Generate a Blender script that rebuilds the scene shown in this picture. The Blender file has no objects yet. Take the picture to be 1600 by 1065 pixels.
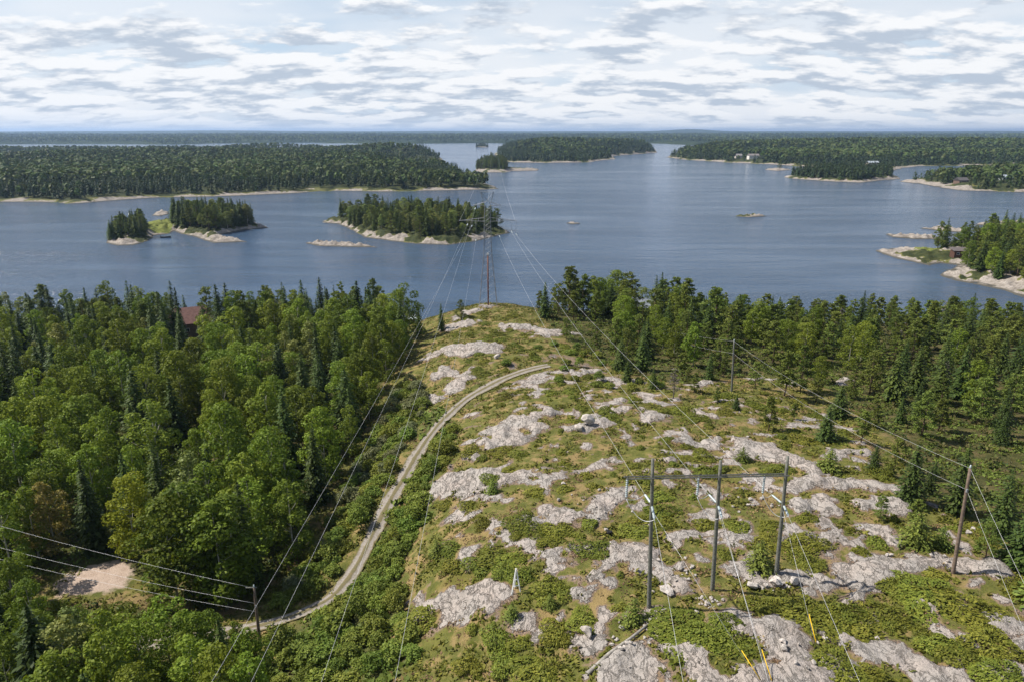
import bpy, math, random
import numpy as np
from mathutils import Vector

# ------------------------------------------------------------------ camera, sky, sun, exposure
sc = bpy.context.scene
COL = sc.collection
CAMZ, PITCH, FPX = 55.0, math.radians(16.67), 1090.0
cam_d = bpy.data.cameras.new('camera'); cam = bpy.data.objects.new('camera', cam_d); COL.objects.link(cam)
cam.location = (0, 0, CAMZ); cam.rotation_euler = (math.pi / 2 - PITCH, 0, 0)
cam_d.sensor_width = 36; cam_d.lens = FPX / 1600 * 36; cam_d.clip_start = 0.5; cam_d.clip_end = 60000
sc.camera = cam

SUN_EL, SUN_AZ = math.radians(50), math.radians(-80)      # azimuth clockwise from +Y
SKY_STRENGTH, SUN_STRENGTH, EXPOSURE = 0.088, 5.0, 0.46
world = bpy.data.worlds.new('World'); sc.world = world; world.use_nodes = True

class NT:
    """tiny node-tree writer"""
    def __init__(s, tree): s.t = tree; s.n = tree.nodes; s.l = tree.links
    def new(s, kind, **kw):
        n = s.n.new(kind)
        for k, v in kw.items(): setattr(n, k, v)
        return n
    def put(s, sock, v):
        if isinstance(v, bpy.types.NodeSocket): s.l.new(v, sock)
        elif v is not None:
            if hasattr(sock.default_value, '__len__') and not hasattr(v, '__len__'):
                v = [v] * len(sock.default_value)
            if hasattr(v, '__len__') and len(v) == 3 and len(sock.default_value) == 4: v = (*v, 1)
            sock.default_value = v
    def math(s, op, a, b=None, c=None, clamp=False):
        n = s.new('ShaderNodeMath', operation=op, use_clamp=clamp); s.put(n.inputs[0], a)
        if b is not None: s.put(n.inputs[1], b)
        if c is not None: s.put(n.inputs[2], c)
        return n.outputs[0]
    def vmath(s, op, a, b=None, scale=None):
        n = s.new('ShaderNodeVectorMath', operation=op); s.put(n.inputs[0], a)
        if b is not None: s.put(n.inputs[1], b)
        if scale is not None: s.put(n.inputs['Scale'], scale)
        return n.outputs[0]
    def mix(s, f, a, b, blend='MIX'):
        n = s.new('ShaderNodeMix', data_type='RGBA', blend_type=blend)
        s.put(n.inputs[0], f); s.put(n.inputs[6], a); s.put(n.inputs[7], b); return n.outputs[2]
    def noise(s, vec, scale, detail=4, rough=.55, lac=2.0, dist=0.0):
        n = s.new('ShaderNodeTexNoise'); s.put(n.inputs['Vector'], vec); s.put(n.inputs['Scale'], scale)
        n.inputs['Detail'].default_value = detail; n.inputs['Roughness'].default_value = rough
        n.inputs['Lacunarity'].default_value = lac; n.inputs['Distortion'].default_value = dist
        return n.outputs['Fac']
    def step(s, v, lo, hi):
        n = s.new('ShaderNodeMapRange', interpolation_type='SMOOTHSTEP'); s.put(n.inputs[0], v)
        s.put(n.inputs[1], lo); s.put(n.inputs[2], hi); return n.outputs[0]

w = NT(world.node_tree); w.n.clear()
sky = w.new('ShaderNodeTexSky', sky_type='NISHITA', sun_disc=False)
sky.sun_elevation = SUN_EL; sky.sun_rotation = SUN_AZ; sky.altitude = 350; sky.air_density = 1.0; sky.dust_density = 1.4; sky.ozone_density = 1.2
dirv = w.new('ShaderNodeTexCoord').outputs['Generated']
sep = w.new('ShaderNodeSeparateXYZ'); w.put(sep.inputs[0], dirv)
def cloud_plane(dz, off, z0=0.22):
    z = w.math('ADD', w.math('MAXIMUM', sep.outputs[2], 0.0), z0 + dz)
    c = w.new('ShaderNodeCombineXYZ'); w.put(c.inputs[0], w.math('ADD', w.math('DIVIDE', sep.outputs[0], z), off))
    w.put(c.inputs[1], w.math('DIVIDE', sep.outputs[1], z)); return c.outputs[0]
OFF = 5.3
p0, p1, p2 = cloud_plane(0.0, OFF), cloud_plane(0.008, OFF), cloud_plane(0.018, OFF)
big = w.math('MULTIPLY', w.math('SUBTRACT', w.noise(w.vmath('MULTIPLY', p0, (.55, 1.7, 1)), 1.0, 3, .5), .5), .46)
def puffs(p): return w.math('ADD', w.noise(w.vmath('MULTIPLY', p, (.85, 1.15, 1)), 4.2, 9, .56, 2.05, 0.0), big)
n0, n1, n2 = puffs(p0), puffs(p1), puffs(p2)
lift = w.math('ADD', w.math('MULTIPLY', w.step(sep.outputs[2], .085, .15), .17), w.math('MULTIPLY', w.step(sep.outputs[2], .16, .6), .02))      # towards the zenith one sees between the clouds, low down their sides close the gaps
cover = w.step(w.math('SUBTRACT', n0, lift), .37, .48)
above = w.math('MULTIPLY_ADD', n1, .5, w.math('MULTIPLY', n2, .5))      # cloud standing above this line of sight: we look at a shaded base
base = w.step(w.math('MULTIPLY_ADD', w.math('SUBTRACT', n1, n0), 1.2, above), .40, .70)
veil = w.step(w.noise(w.vmath('MULTIPLY', p0, (.7, 1, 1)), .8, 4, .6), .33, .56)
CW, CG = (8.05, 8.15, 8.3), (4.35, 5.0, 5.9)
air = w.step(sep.outputs[2], .5, .0)                       # whitish air, thicker towards the horizon
skyc = w.mix(w.math('MULTIPLY_ADD', w.math('POWER', air, 2.6), .75, .02), sky.outputs[0], (5.0, 6.25, 7.9))
skyc = w.mix(w.math('MULTIPLY', veil, w.math('MULTIPLY', w.math('POWER', air, 1.5), .9)), skyc, (7.7, 7.85, 8.1))
skyc = w.mix(cover, skyc, w.mix(base, CW, CG))
strata = w.step(w.noise(cloud_plane(0.0, 9.0, .03), .55, 6, .58), .40, .64)
low = w.step(sep.outputs[2], .024, .0)
skyc = w.mix(w.math('MULTIPLY', low, .6), skyc, w.mix(strata, (7.3, 7.6, 8.0), (4.9, 5.7, 6.9)))
bg = w.new('ShaderNodeBackground'); w.put(bg.inputs[0], skyc); bg.inputs[1].default_value = SKY_STRENGTH
w.l.new(bg.outputs[0], w.new('ShaderNodeOutputWorld').inputs[0])

sun_d = bpy.data.lights.new('sun', 'SUN'); sun = bpy.data.objects.new('sun', sun_d); COL.objects.link(sun)
sun_d.energy = SUN_STRENGTH; sun_d.angle = math.radians(.53); sun_d.color = (1.0, .94, .85)
sdir = Vector((math.sin(SUN_AZ) * math.cos(SUN_EL), math.cos(SUN_AZ) * math.cos(SUN_EL), math.sin(SUN_EL)))
sun.rotation_euler = sdir.to_track_quat('Z', 'Y').to_euler(); sun.location = (0, 0, 200)
vs = sc.view_settings
vs.view_transform = 'Standard'; vs.look = 'None'; vs.exposure = EXPOSURE; vs.gamma = 1; vs.use_curve_mapping = False
cy = sc.cycles
cy.max_bounces = 5; cy.diffuse_bounces = 2; cy.glossy_bounces = 2; cy.transmission_bounces = 3; cy.volume_bounces = 0
cy.transparent_max_bounces = 6; cy.caustics_reflective = False; cy.caustics_refractive = False
cy.use_denoising = True; cy.denoiser = 'OPENIMAGEDENOISE'; cy.denoising_input_passes = 'RGB_ALBEDO_NORMAL'
cy.sample_clamp_indirect = 4

# ------------------------------------------------------------------ helpers
RNG = np.random.default_rng(11); random.seed(5)
CP, SP = math.cos(PITCH), math.sin(PITCH)
def ray(px, py):
    a, b = (px - 800) / FPX, (532.5 - py) / FPX
    return np.array([a, CP + b * SP, -SP + b * CP])
def P(px, py, z=0.0):
    d = ray(px, py); t = (z - CAMZ) / d[2]; return np.array([d[0] * t, d[1] * t, z])
def at_depth(px, py, dist_y):
    d = ray(px, py); t = dist_y / d[1]; return np.array([d[0] * t, dist_y, CAMZ + d[2] * t])
def proj(p):
    x, y, z = p[0], p[1], p[2] - CAMZ
    f = y * CP - z * SP; u = y * SP + z * CP
    return 800 + FPX * x / f, 532.5 - FPX * u / f

def _hash(ix, iy, seed):
    h = (ix.astype(np.int64) * 374761393 + iy.astype(np.int64) * 668265263 + seed * 144269) & 0xFFFFFFFF
    h = ((h ^ (h >> 13)) * 1274126177) & 0xFFFFFFFF
    return ((h ^ (h >> 16)) & 0xFFFF) / 65535.0
def vnoise(x, y, seed=0):
    x = np.asarray(x, float); y = np.asarray(y, float)
    ix, iy = np.floor(x), np.floor(y); fx, fy = x - ix, y - iy
    fx = fx * fx * (3 - 2 * fx); fy = fy * fy * (3 - 2 * fy)
    a, b, c, d = _hash(ix, iy, seed), _hash(ix + 1, iy, seed), _hash(ix, iy + 1, seed), _hash(ix + 1, iy + 1, seed)
    return (a + (b - a) * fx) * (1 - fy) + (c + (d - c) * fx) * fy
def fbm(x, y, seed=0, octv=4, gain=.5):
    s = 0; a = 1; t = 0
    for o in range(octv):
        s = s + a * vnoise(x * 2 ** o + o * 17.3, y * 2 ** o - o * 9.1, seed + o); t += a; a *= gain
    return s / t
def sstep(v, lo, hi):
    t = np.clip((v - lo) / (hi - lo), 0, 1); return t * t * (3 - 2 * t)
def poly_sd(x, y, poly):
    """signed distance to a polygon, positive inside"""
    x = np.asarray(x, float); y = np.asarray(y, float); d = np.full(x.shape, 1e18); ins = np.zeros(x.shape, bool)
    n = len(poly)
    for i in range(n):
        ax, ay = poly[i][:2]; bx, by = poly[(i + 1) % n][:2]
        ex, ey = bx - ax, by - ay; L = ex * ex + ey * ey + 1e-12
        t = np.clip(((x - ax) * ex + (y - ay) * ey) / L, 0, 1)
        d = np.minimum(d, (x - ax - t * ex) ** 2 + (y - ay - t * ey) ** 2)
        c = ((ay > y) != (by > y)); ins ^= c & (x < ex * (y - ay) / (ey if abs(ey) > 1e-12 else 1e-12) + ax)
    d = np.sqrt(d); return np.where(ins, d, -d)

def big_mesh(name, V, F, mats=(), smooth=False, attrs=None):
    V = np.asarray(V, np.float32); F = np.asarray(F, np.int32); k = F.shape[1]
    me = bpy.data.meshes.new(name)
    me.vertices.add(len(V)); me.vertices.foreach_set('co', V.ravel())
    me.loops.add(F.size); me.loops.foreach_set('vertex_index', F.ravel())
    me.polygons.add(len(F)); me.polygons.foreach_set('loop_start', np.arange(0, F.size, k, dtype=np.int32))
    me.polygons.foreach_set('loop_total', np.full(len(F), k, np.int32))
    if smooth: me.polygons.foreach_set('use_smooth', np.ones(len(F), bool))
    me.update(calc_edges=True)
    for an, av in (attrs or {}).items():
        av = np.asarray(av, np.float32)
        if av.ndim == 1:
            a = me.attributes.new(an, 'FLOAT', 'POINT'); a.data.foreach_set('value', av)
        else:
            a = me.attributes.new(an, 'FLOAT_COLOR', 'POINT')
            a.data.foreach_set('color', np.concatenate([av, np.ones((len(av), 1), np.float32)], 1).ravel())
    for m in mats: me.materials.append(m)
    return me
def obj(name, me, parent=None, loc=None):
    o = bpy.data.objects.new(name, me); COL.objects.link(o)
    if parent is not None: o.parent = parent
    if loc is not None: o.location = loc
    return o
def tag(o, label=None, cat=None, group=None, kind=None):
    if label: o['label'] = label
    if cat: o['category'] = cat
    if group: o['group'] = group
    if kind: o['kind'] = kind
    return o
REG = []
def defer(o, desc, place, cat, group, size=0.0): REG.append((o, desc, place, size)); o['category'] = cat; o['group'] = group
def empty(name, loc, rz=0.0):
    o = bpy.data.objects.new(name, None); COL.objects.link(o); o.location = loc; o.rotation_euler = (0, 0, rz); o.empty_display_size = .3
    return o

class MB:
    """collects boxes, tubes and free faces into ONE mesh"""
    def __init__(s): s.v = []; s.f = []
    def add(s, V, F):
        b = len(s.v); s.v += [tuple(map(float, p)) for p in V]; s.f += [tuple(int(i) + b for i in f) for f in F]; return s
    def box(s, c, size, rz=0.0, bev=0.0):
        hx, hy, hz = [q / 2 for q in size]; co, si = math.cos(rz), math.sin(rz); V = []
        for z in (-hz, hz):
            for x, y in ((-hx, -hy), (hx, -hy), (hx, hy), (-hx, hy)):
                V.append((c[0] + x * co - y * si, c[1] + x * si + y * co, c[2] + z))
        return s.add(V, [(3, 2, 1, 0), (4, 5, 6, 7), (0, 1, 5, 4), (1, 2, 6, 5), (2, 3, 7, 6), (3, 0, 4, 7)])
    def tube(s, pts, radii, n=8, caps=True):
        pts = [Vector(p) for p in pts]; m = len(pts)
        if not hasattr(radii, '__len__'): radii = [radii] * m
        V = []; F = []; ref = None
        for i, p in enumerate(pts):
            d = (pts[min(i + 1, m - 1)] - pts[max(i - 1, 0)]); d = d.normalized() if d.length > 1e-9 else Vector((0, 0, 1))
            if ref is None: ref = Vector((1, 0, 0)) if abs(d.x) < .8 else Vector((0, 1, 0))
            u = d.cross(ref).normalized(); v = d.cross(u); ref = -u.cross(d) if False else ref
            for k in range(n):
                a = 2 * math.pi * k / n; V.append(p + (u * math.cos(a) + v * math.sin(a)) * radii[i])
        for i in range(m - 1):
            for k in range(n):
                F.append((i * n + k, i * n + (k + 1) % n, (i + 1) * n + (k + 1) % n, (i + 1) * n + k))
        if caps: F.append(tuple(range(n - 1, -1, -1))); F.append(tuple(range((m - 1) * n, m * n)))
        return s.add(V, F)
    def bar(s, a, b, w, h=None):
        """square bar from a to b"""
        return s.tube([a, b], (w if h is None else (w + h) / 2) * .7071, 4)
    def mesh(s, name, mat, smooth=False):
        me = bpy.data.meshes.new(name); me.from_pydata(s.v, [], s.f); me.materials.append(mat)
        if smooth: me.polygons.foreach_set('use_smooth', [True] * len(me.polygons))
        me.update(); return me
    def build(s, name, mat, parent=None, smooth=False): return obj(name, s.mesh(name, mat, smooth), parent)

# ------------------------------------------------------------------ materials
def mat_new(name):
    m = bpy.data.materials.new(name); m.use_nodes = True; t = NT(m.node_tree); t.n.clear()
    out = t.new('ShaderNodeOutputMaterial'); b = t.new('ShaderNodeBsdfPrincipled'); t.l.new(b.outputs[0], out.inputs[0])
    return m, t, b, out
def bump(t, b, h, strength=.5, dist=.1):
    n = t.new('ShaderNodeBump'); n.inputs['Strength'].default_value = strength; n.inputs['Distance'].default_value = dist
    t.put(n.inputs['Height'], h); t.l.new(n.outputs[0], b.inputs['Normal'])
def plain(name, c, rough=.7, var=.25, scale=3.0, metal=0.0, spec=.3):
    m, t, b, o = mat_new(name); co = t.new('ShaderNodeTexCoord').outputs['Object']
    f = t.noise(co, scale, 5, .6)
    c2 = [q * (1 - var) for q in c]; c1 = [min(1, q * (1 + var)) for q in c]
    t.put(b.inputs['Base Color'], t.mix(t.step(f, .3, .7), c2, c1)); b.inputs['Roughness'].default_value = rough
    b.inputs['Metallic'].default_value = metal; b.inputs['Specular IOR Level'].default_value = spec
    return m
def foliage(name, ca, cb, trans=.28, vmin=.72, vmax=1.28, hue=.03, attr=None, rough=.55, sat=1.0):
    m, t, b, out = mat_new(name)
    g = t.new('ShaderNodeNewGeometry'); oi = t.new('ShaderNodeObjectInfo')
    c = t.mix(g.outputs['Random Per Island'], ca, cb)
    h = t.new('ShaderNodeHueSaturation'); h.inputs['Saturation'].default_value = sat
    if attr:
        a = t.new('ShaderNodeAttribute', attribute_name=attr)
        c = t.mix(1.0, c, a.outputs['Color'], 'MULTIPLY'); t.put(h.inputs['Color'], c); col = h.outputs[0]
    else:
        r = oi.outputs['Random']
        t.put(h.inputs['Value'], t.math('MULTIPLY_ADD', r, vmax - vmin, vmin))
        r2 = t.math('FRACT', t.math('MULTIPLY', r, 37.7))
        t.put(h.inputs['Hue'], t.math('MULTIPLY_ADD', r2, hue * 2, .5 - hue)); t.put(h.inputs['Color'], c); col = h.outputs[0]
    t.put(b.inputs['Base Color'], col); b.inputs['Roughness'].default_value = rough; b.inputs['Specular IOR Level'].default_value = .10
    tr = t.new('ShaderNodeBsdfTranslucent'); t.put(tr.inputs[0], t.mix(1.0, col, (1.15, 1.1, .55), 'MULTIPLY'))
    mx = t.new('ShaderNodeMixShader'); mx.inputs[0].default_value = trans
    t.l.new(b.outputs[0], mx.inputs[1]); t.l.new(tr.outputs[0], mx.inputs[2]); t.l.new(mx.outputs[0], out.inputs[0])
    return m

def rock_nodes(t, co):
    """pale granite: colour and height"""
    n1 = t.noise(co, .30, 5, .6); n2 = t.noise(co, 1.6, 7, .68); n3 = t.noise(co, 7.0, 5, .7)
    dip = t.vmath('MULTIPLY', co, (.9, .42, 1.0))
    n4 = t.noise(dip, 1.3, 6, .6, 2.2, .6)
    c = t.mix(t.step(n1, .38, .62), (.40, .365, .33), (.445, .385, .34))
    c = t.mix(t.math('MULTIPLY', t.step(n2, .47, .66), .55), c, (.22, .20, .175))
    c = t.mix(t.math('MULTIPLY', t.step(n2, .44, .30), .5), c, (.44, .40, .36))
    c = t.mix(t.math('MULTIPLY', t.step(n3, .50, .68), .5), c, (.16, .145, .115))
    crack = t.step(t.math('ABSOLUTE', t.math('SUBTRACT', n4, .5)), .004, .030)
    c = t.mix(t.math('MULTIPLY', t.math('SUBTRACT', 1.0, crack), .38), c, (.095, .085, .065))
    for dx_, dy_, fr_ in ((.93, .36, 2.1), (-.30, .95, 1.35)):
        dt = t.new('ShaderNodeVectorMath', operation='DOT_PRODUCT'); t.put(dt.inputs[0], co); dt.inputs[1].default_value = (dx_ * fr_, dy_ * fr_, 0)
        sn = t.math('ABSOLUTE', t.math('SINE', t.math('MULTIPLY_ADD', n1, 9.0, dt.outputs['Value'])))
        ln = t.math('MULTIPLY', t.step(sn, .07, .015), t.step(n4, .46, .56)); c = t.mix(t.math('MULTIPLY', ln, .8), c, (.07, .06, .045)); crack = t.math('SUBTRACT', crack, ln)
    hgt = t.math('ADD', t.math('MULTIPLY', n2, .9), t.math('ADD', t.math('MULTIPLY', n3, .35), t.math('MULTIPLY', crack, .30)))
    return c, hgt

def make_ground():
    m, t, b, out = mat_new('ground_cover_and_granite')
    co = t.new('ShaderNodeTexCoord').outputs['Object']
    A = lambda n: t.new('ShaderNodeAttribute', attribute_name=n).outputs['Fac']
    rock, hgt = rock_nodes(t, co)
    n1 = t.noise(co, .18, 5, .6); n2 = t.noise(co, .9, 6, .65); n3 = t.noise(co, 5.0, 5, .7); n4 = t.noise(co, .45, 5, .6)
    g = t.mix(t.step(n2, .35, .65), (.085, .095, .020), (.150, .145, .036))
    g = t.mix(t.math('MULTIPLY', t.step(n4, .47, .63), .85), g, (.27, .19, .085))          # dry tan grass
    g = t.mix(t.math('MULTIPLY', t.step(n3, .52, .72), .6), g, (.105, .062, .038))              # soil and dead stems
    g = t.mix(t.math('MULTIPLY', t.step(n1, .56, .66), .5), g, (.15, .125, .03))
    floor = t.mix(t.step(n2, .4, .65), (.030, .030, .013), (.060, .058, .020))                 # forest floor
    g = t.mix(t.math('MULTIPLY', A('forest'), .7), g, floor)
    lush = t.mix(t.step(n3, .3, .7), (.050, .065, .018), (.12, .12, .036))
    g = t.mix(A('lush'), g, lush)
    sand = t.mix(t.step(n2, .35, .7), (.46, .36, .29), (.36, .27, .21))
    sand = t.mix(t.math('MULTIPLY', t.step(n3, .55, .75), .5), sand, (.17, .13, .09))
    g = t.mix(t.step(t.math('MULTIPLY_ADD', t.math('SUBTRACT', n4, .5), 1.5, A('gravel')), .35, .65), g, sand)
    edge = t.math('ADD', A('rock'), t.math('ADD', t.math('MULTIPLY', t.math('SUBTRACT', n2, .5), .9), t.math('MULTIPLY', t.math('SUBTRACT', n3, .5), .9)))
    soil = t.mix(t.step(n3, .35, .65), (.27, .195, .145), (.16, .115, .075))
    g = t.mix(t.math('MULTIPLY', t.step(edge, .22, .42), t.math('SUBTRACT', 1.0, A('forest'))), g, soil)                    # gritty soil round the outcrops
    f = t.step(edge, .50, .60)
    c = t.mix(f, g, rock)
    t.put(b.inputs['Base Color'], c); b.inputs['Roughness'].default_value = .9; b.inputs['Specular IOR Level'].default_value = .15
    h = t.math('ADD', t.math('MULTIPLY', n3, .5), t.math('MULTIPLY', f, hgt))
    bump(t, b, h, 1.0, .30)
    return m
def make_shore(name='shore_rock_and_floor'):
    m, t, b, out = mat_new(name)
    co = t.new('ShaderNodeTexCoord').outputs['Object']
    A = lambda n: t.new('ShaderNodeAttribute', attribute_name=n).outputs['Fac']
    n1 = t.noise(co, .06, 5, .6); n2 = t.noise(co, .35, 6, .65); n3 = t.noise(co, 1.6, 4, .7)
    rock = t.mix(t.step(n2, .35, .65), (.22, .19, .16), (.36, .32, .28))
    rock = t.mix(t.math('MULTIPLY', t.step(n3, .46, .66), .7), rock, (.13, .115, .095))
    sp = t.new('ShaderNodeSeparateXYZ'); t.put(sp.inputs[0], co)
    rock = t.mix(t.step(t.math('MULTIPLY_ADD', n3, .6, sp.outputs[2]), .80, .55), rock, (.085, .078, .062))   # wet dark band at the waterline
    floor = t.mix(t.step(n2, .4, .65), (.03, .04, .014), (.06, .065, .022))
    grass = t.mix(t.step(n3, .3, .7), (.11, .15, .030), (.20, .20, .055))
    floor = t.mix(t.step(A('rock'), .02, .30), floor, t.mix(t.step(n3, .3, .7), (.085, .10, .025), (.16, .145, .05)))
    g = t.mix(A('grass'), floor, grass)
    e = t.math('ADD', A('rock'), t.math('ADD', t.math('MULTIPLY', t.math('SUBTRACT', n2, .5), 1.3), t.math('MULTIPLY', t.math('SUBTRACT', n1, .5), .9)))
    t.put(b.inputs['Base Color'], t.mix(t.step(e, .42, .58), g, rock)); b.inputs['Roughness'].default_value = .9
    b.inputs['Specular IOR Level'].default_value = .15
    bump(t, b, t.math('ADD', n2, t.math('MULTIPLY', n3, .4)), .8, .8)
    return m
def make_water():
    m, t, b, out = mat_new('lake_water')
    co = t.new('ShaderNodeTexCoord').outputs['Object']
    st = t.vmath('MULTIPLY', co, (1.0, 1.6, 1.0))
    wind = t.noise(t.vmath('MULTIPLY', co, (.35, 1.0, 1)), .012, 5, .6)
    streak = t.noise(t.vmath('MULTIPLY', co, (.16, 1.0, 1)), .035, 4, .6)
    amp = t.math('MULTIPLY_ADD', t.step(wind, .38, .62), .65, .62)
    amp = t.math('MULTIPLY', amp, t.math('MULTIPLY_ADD', t.step(streak, .40, .58), .55, .55))
    h = t.math('ADD', t.math('MULTIPLY', t.noise(st, .22, 3, .5), 1.3), t.math('ADD', t.math('MULTIPLY', t.noise(st, .9, 4, .6), .55), t.math('MULTIPLY', t.noise(st, 2.6, 3, .6), .16)))
    h = t.math('MULTIPLY', h, amp)
    b.inputs['Base Color'].default_value = (.045, .080, .135, 1); b.inputs['Roughness'].default_value = .12
    b.inputs['IOR'].default_value = 1.333
    bump(t, b, h, 1.0, .90)
    return m
M = {}
M['ground'] = make_ground(); M['shore'] = make_shore(); M['water'] = make_water()
M['aspen'] = foliage('aspen_leaves', (.095, .142, .016), (.205, .258, .034), .32, .62, 1.28, .016)
M['birch'] = foliage('birch_leaves', (.130, .165, .040), (.225, .250, .075), .22, .75, 1.2, .025)
M['lime'] = foliage('yellow_green_leaves', (.16, .195, .014), (.25, .28, .03), .34, .95, 1.05, .01)
M['rust'] = foliage('rust_leaves', (.19, .14, .04), (.27, .23, .07), .25, .95, 1.05, .01)
M['spruce'] = foliage('spruce_needles', (.034, .058, .014), (.070, .100, .022), .08, .7, 1.25, .012)
M['fir'] = foliage('fir_needles', (.044, .072, .015), (.088, .120, .024), .10, .75, 1.25, .012)
M['pine'] = foliage('pine_needles', (.080, .110, .022), (.165, .198, .038), .14, .75, 1.25, .014)
M['bush'] = foliage('alder_leaves', (.100, .140, .024), (.200, .235, .042), .20, .8, 1.25, .025)
M['willow'] = foliage('willow_leaves', (.125, .145, .062), (.20, .21, .10), .25, .85, 1.15, .02)
M['juniper'] = foliage('juniper_needles', (.085, .105, .016), (.190, .195, .030), .10, .8, 1.2, .02)
M['heath'] = foliage('heath_tufts', (1, 1, 1), (.65, .65, .62), .12, attr='tint')
M['far'] = foliage('far_leaves', (1, 1, 1), (.68, .70, .66), .15, attr='tint')
M['grey_twig'] = foliage('grey_twigs', (.12, .105, .09), (.20, .175, .155), .05, .8, 1.2, .01)
M['bark'] = plain('grey_bark', (.13, .11, .09), .9, .4, 6)
M['bark_pale'] = plain('pale_aspen_bark', (.36, .34, .28), .85, .35, 5)
M['bark_red'] = plain('pine_bark', (.13, .085, .06), .9, .4, 6)
M['pole'] = plain('weathered_pole_wood', (.135, .135, .115), .85, .3, 5)
M['pole_brown'] = plain('brown_pole_wood', (.17, .125, .095), .85, .3, 5)
M['galv'] = plain('galvanised_steel', (.24, .25, .27), .5, .2, 2, .2)
M['rust_steel'] = plain('rusty_steel', (.19, .075, .045), .8, .35, 2)
M['wire'] = plain('aluminium_wire', (.62, .62, .62), .45, .1, 1, .2, .5)
M['glassy'] = plain('pale_blue_insulator_glass', (.38, .44, .45), .35, .15, 4, 0, .6)
M['white'] = plain('white_paint', (.78, .78, .76), .6, .08, 3)
M['yellow'] = plain('yellow_plastic', (.75, .47, .02), .45, .08, 3)
M['driftwood'] = plain('bleached_wood', (.27, .25, .22), .85, .3, 4)
M['stone'] = None
# ------------------------------------------------------------------ near land: height field
WP = lambda px, py, z: tuple(P(px, py, z))
CTRL = [WP(*a) for a in [
    (1100, 1065, 20.3), (1500, 1065, 20), (800, 1065, 17), (1113, 920, 20), (1490, 893, 19.6), (900, 850, 19.2), (1250, 750, 19),
    (950, 700, 18.3), (1400, 760, 19), (1150, 650, 17.6), (850, 640, 17.3), (800, 560, 15.8), (1000, 600, 16.5), (1145, 612, 16.2),
    (760, 476, 13), (700, 490, 12), (840, 486, 13), (690, 555, 14), (1300, 640, 15.5), (1550, 720, 17), (700, 640, 14.6),
    (640, 725, 12.6), (597, 800, 11), (555, 880, 9.7), (495, 945, 9), (400, 980, 8.5), (345, 992, 8.2), (140, 900, 8), (600, 1000, 12.5),
    (690, 900, 16.3), (680, 760, 15.2), (720, 700, 16.4), (50, 1065, 8.8), (1000, 560, 14.5), (640, 560, 10.5), (670, 610, 13),
    (600, 650, 9.8), (560, 740, 8.6), (760, 800, 18), (760, 960, 17.6), (1300, 980, 20.4), (845, 573, 15.7), (780, 596, 15.6)]]
CTRL += [(60, 150, 10.5), (110, 150, 10), (60, 186, 5), (30, 190, 6), (110, 186, 4.5), (160, 180, 4.5), (100, 110, 14), (150, 110, 13.5),
         (-60, 150, 4.8), (-100, 150, 3.8), (-60, 110, 6.6), (-100, 110, 6.2), (-140, 120, 5), (-60, 70, 8), (-100, 60, 9), (-38, 100, 7.8),
         (-32, 130, 7.6), (-30, 160, 6.5), (-60, 180, 2.4), (-110, 180, 1.9), (-160, 170, 2), (-28, 185, 4), (0, -60, 20), (100, 0, 19), (-100, 0, 10), (-40, 20, 10),
         (20, 20, 20), (-200, 80, 8), (200, 100, 13), (200, 40, 16), (200, 185, 3), (-200, 170, 2)]
SHORE = [(-230, 186), (-160, 196), (-110, 199), (-60, 199), (-36, 200), (-20, 206), (5, 208), (30, 207), (70, 203), (120, 200), (170, 198), (230, 196)]
for x, y in SHORE: CTRL += [(x, y, 0.0), (x, y + 12, -3.0), (x, y + 40, -6.0)]
CT = np.array(CTRL)
def _rbf(d): return np.sqrt(d * d + 16.0)
_n = len(CT); _D = np.hypot(CT[:, 0][:, None] - CT[:, 0], CT[:, 1][:, None] - CT[:, 1])
_K = np.zeros((_n + 3, _n + 3)); _K[:_n, :_n] = -_rbf(_D) - np.eye(_n) * -.6
_Q = np.c_[np.ones(_n), CT[:, 0] / 100, CT[:, 1] / 100]; _K[:_n, _n:] = _Q; _K[_n:, :_n] = _Q.T
_S = np.linalg.solve(_K, np.r_[CT[:, 2], 0, 0, 0])
def h0(x, y):
    x = np.atleast_1d(np.asarray(x, float)); y = np.atleast_1d(np.asarray(y, float)); o = np.zeros(x.shape)
    for i in range(_n): o -= _S[i] * _rbf(np.hypot(x - CT[i, 0], y - CT[i, 1]))
    return o + _S[_n] + _S[_n + 1] * x / 100 + _S[_n + 2] * y / 100
def on_ground0(px, py):
    z = 14.0
    for k in range(40):
        p = P(px, py, z); z += .5 * (float(h0(p[0], p[1])[0]) - z)
    return P(px, py, z)

# gravel track
ROAD_PX = [(858, 571), (845, 573), (820, 579), (790, 590), (760, 605), (732, 621), (708, 640), (688, 660), (668, 686), (648, 716), (630, 747), (613, 776), (597, 806),
           (580, 840), (562, 876), (542, 906), (518, 932), (485, 952), (445, 968), (400, 980), (350, 990), (290, 1000), (200, 1008)]
_rp = np.array([on_ground0(*q) for q in ROAD_PX])
def resample(pts, step):
    pts = np.asarray(pts, float); m = len(pts); out = []
    for i in range(m - 1):
        a, b, c, d = pts[max(i - 1, 0)], pts[i], pts[i + 1], pts[min(i + 2, m - 1)]
        k = max(2, int(np.linalg.norm(c - b) / step))
        for t in np.linspace(0, 1, k, endpoint=False):
            out.append(.5 * ((2 * b) + (-a + c) * t + (2 * a - 5 * b + 4 * c - d) * t * t + (-a + 3 * b - 3 * c + d) * t ** 3))
    out.append(pts[-1]); return np.array(out)
ROAD = resample(_rp, .7)
_k = np.ones(15) / 15; _z = h0(ROAD[:, 0], ROAD[:, 1]); ROAD[:, 2] = np.convolve(np.pad(_z, 7, mode='edge'), _k, 'valid')
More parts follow.
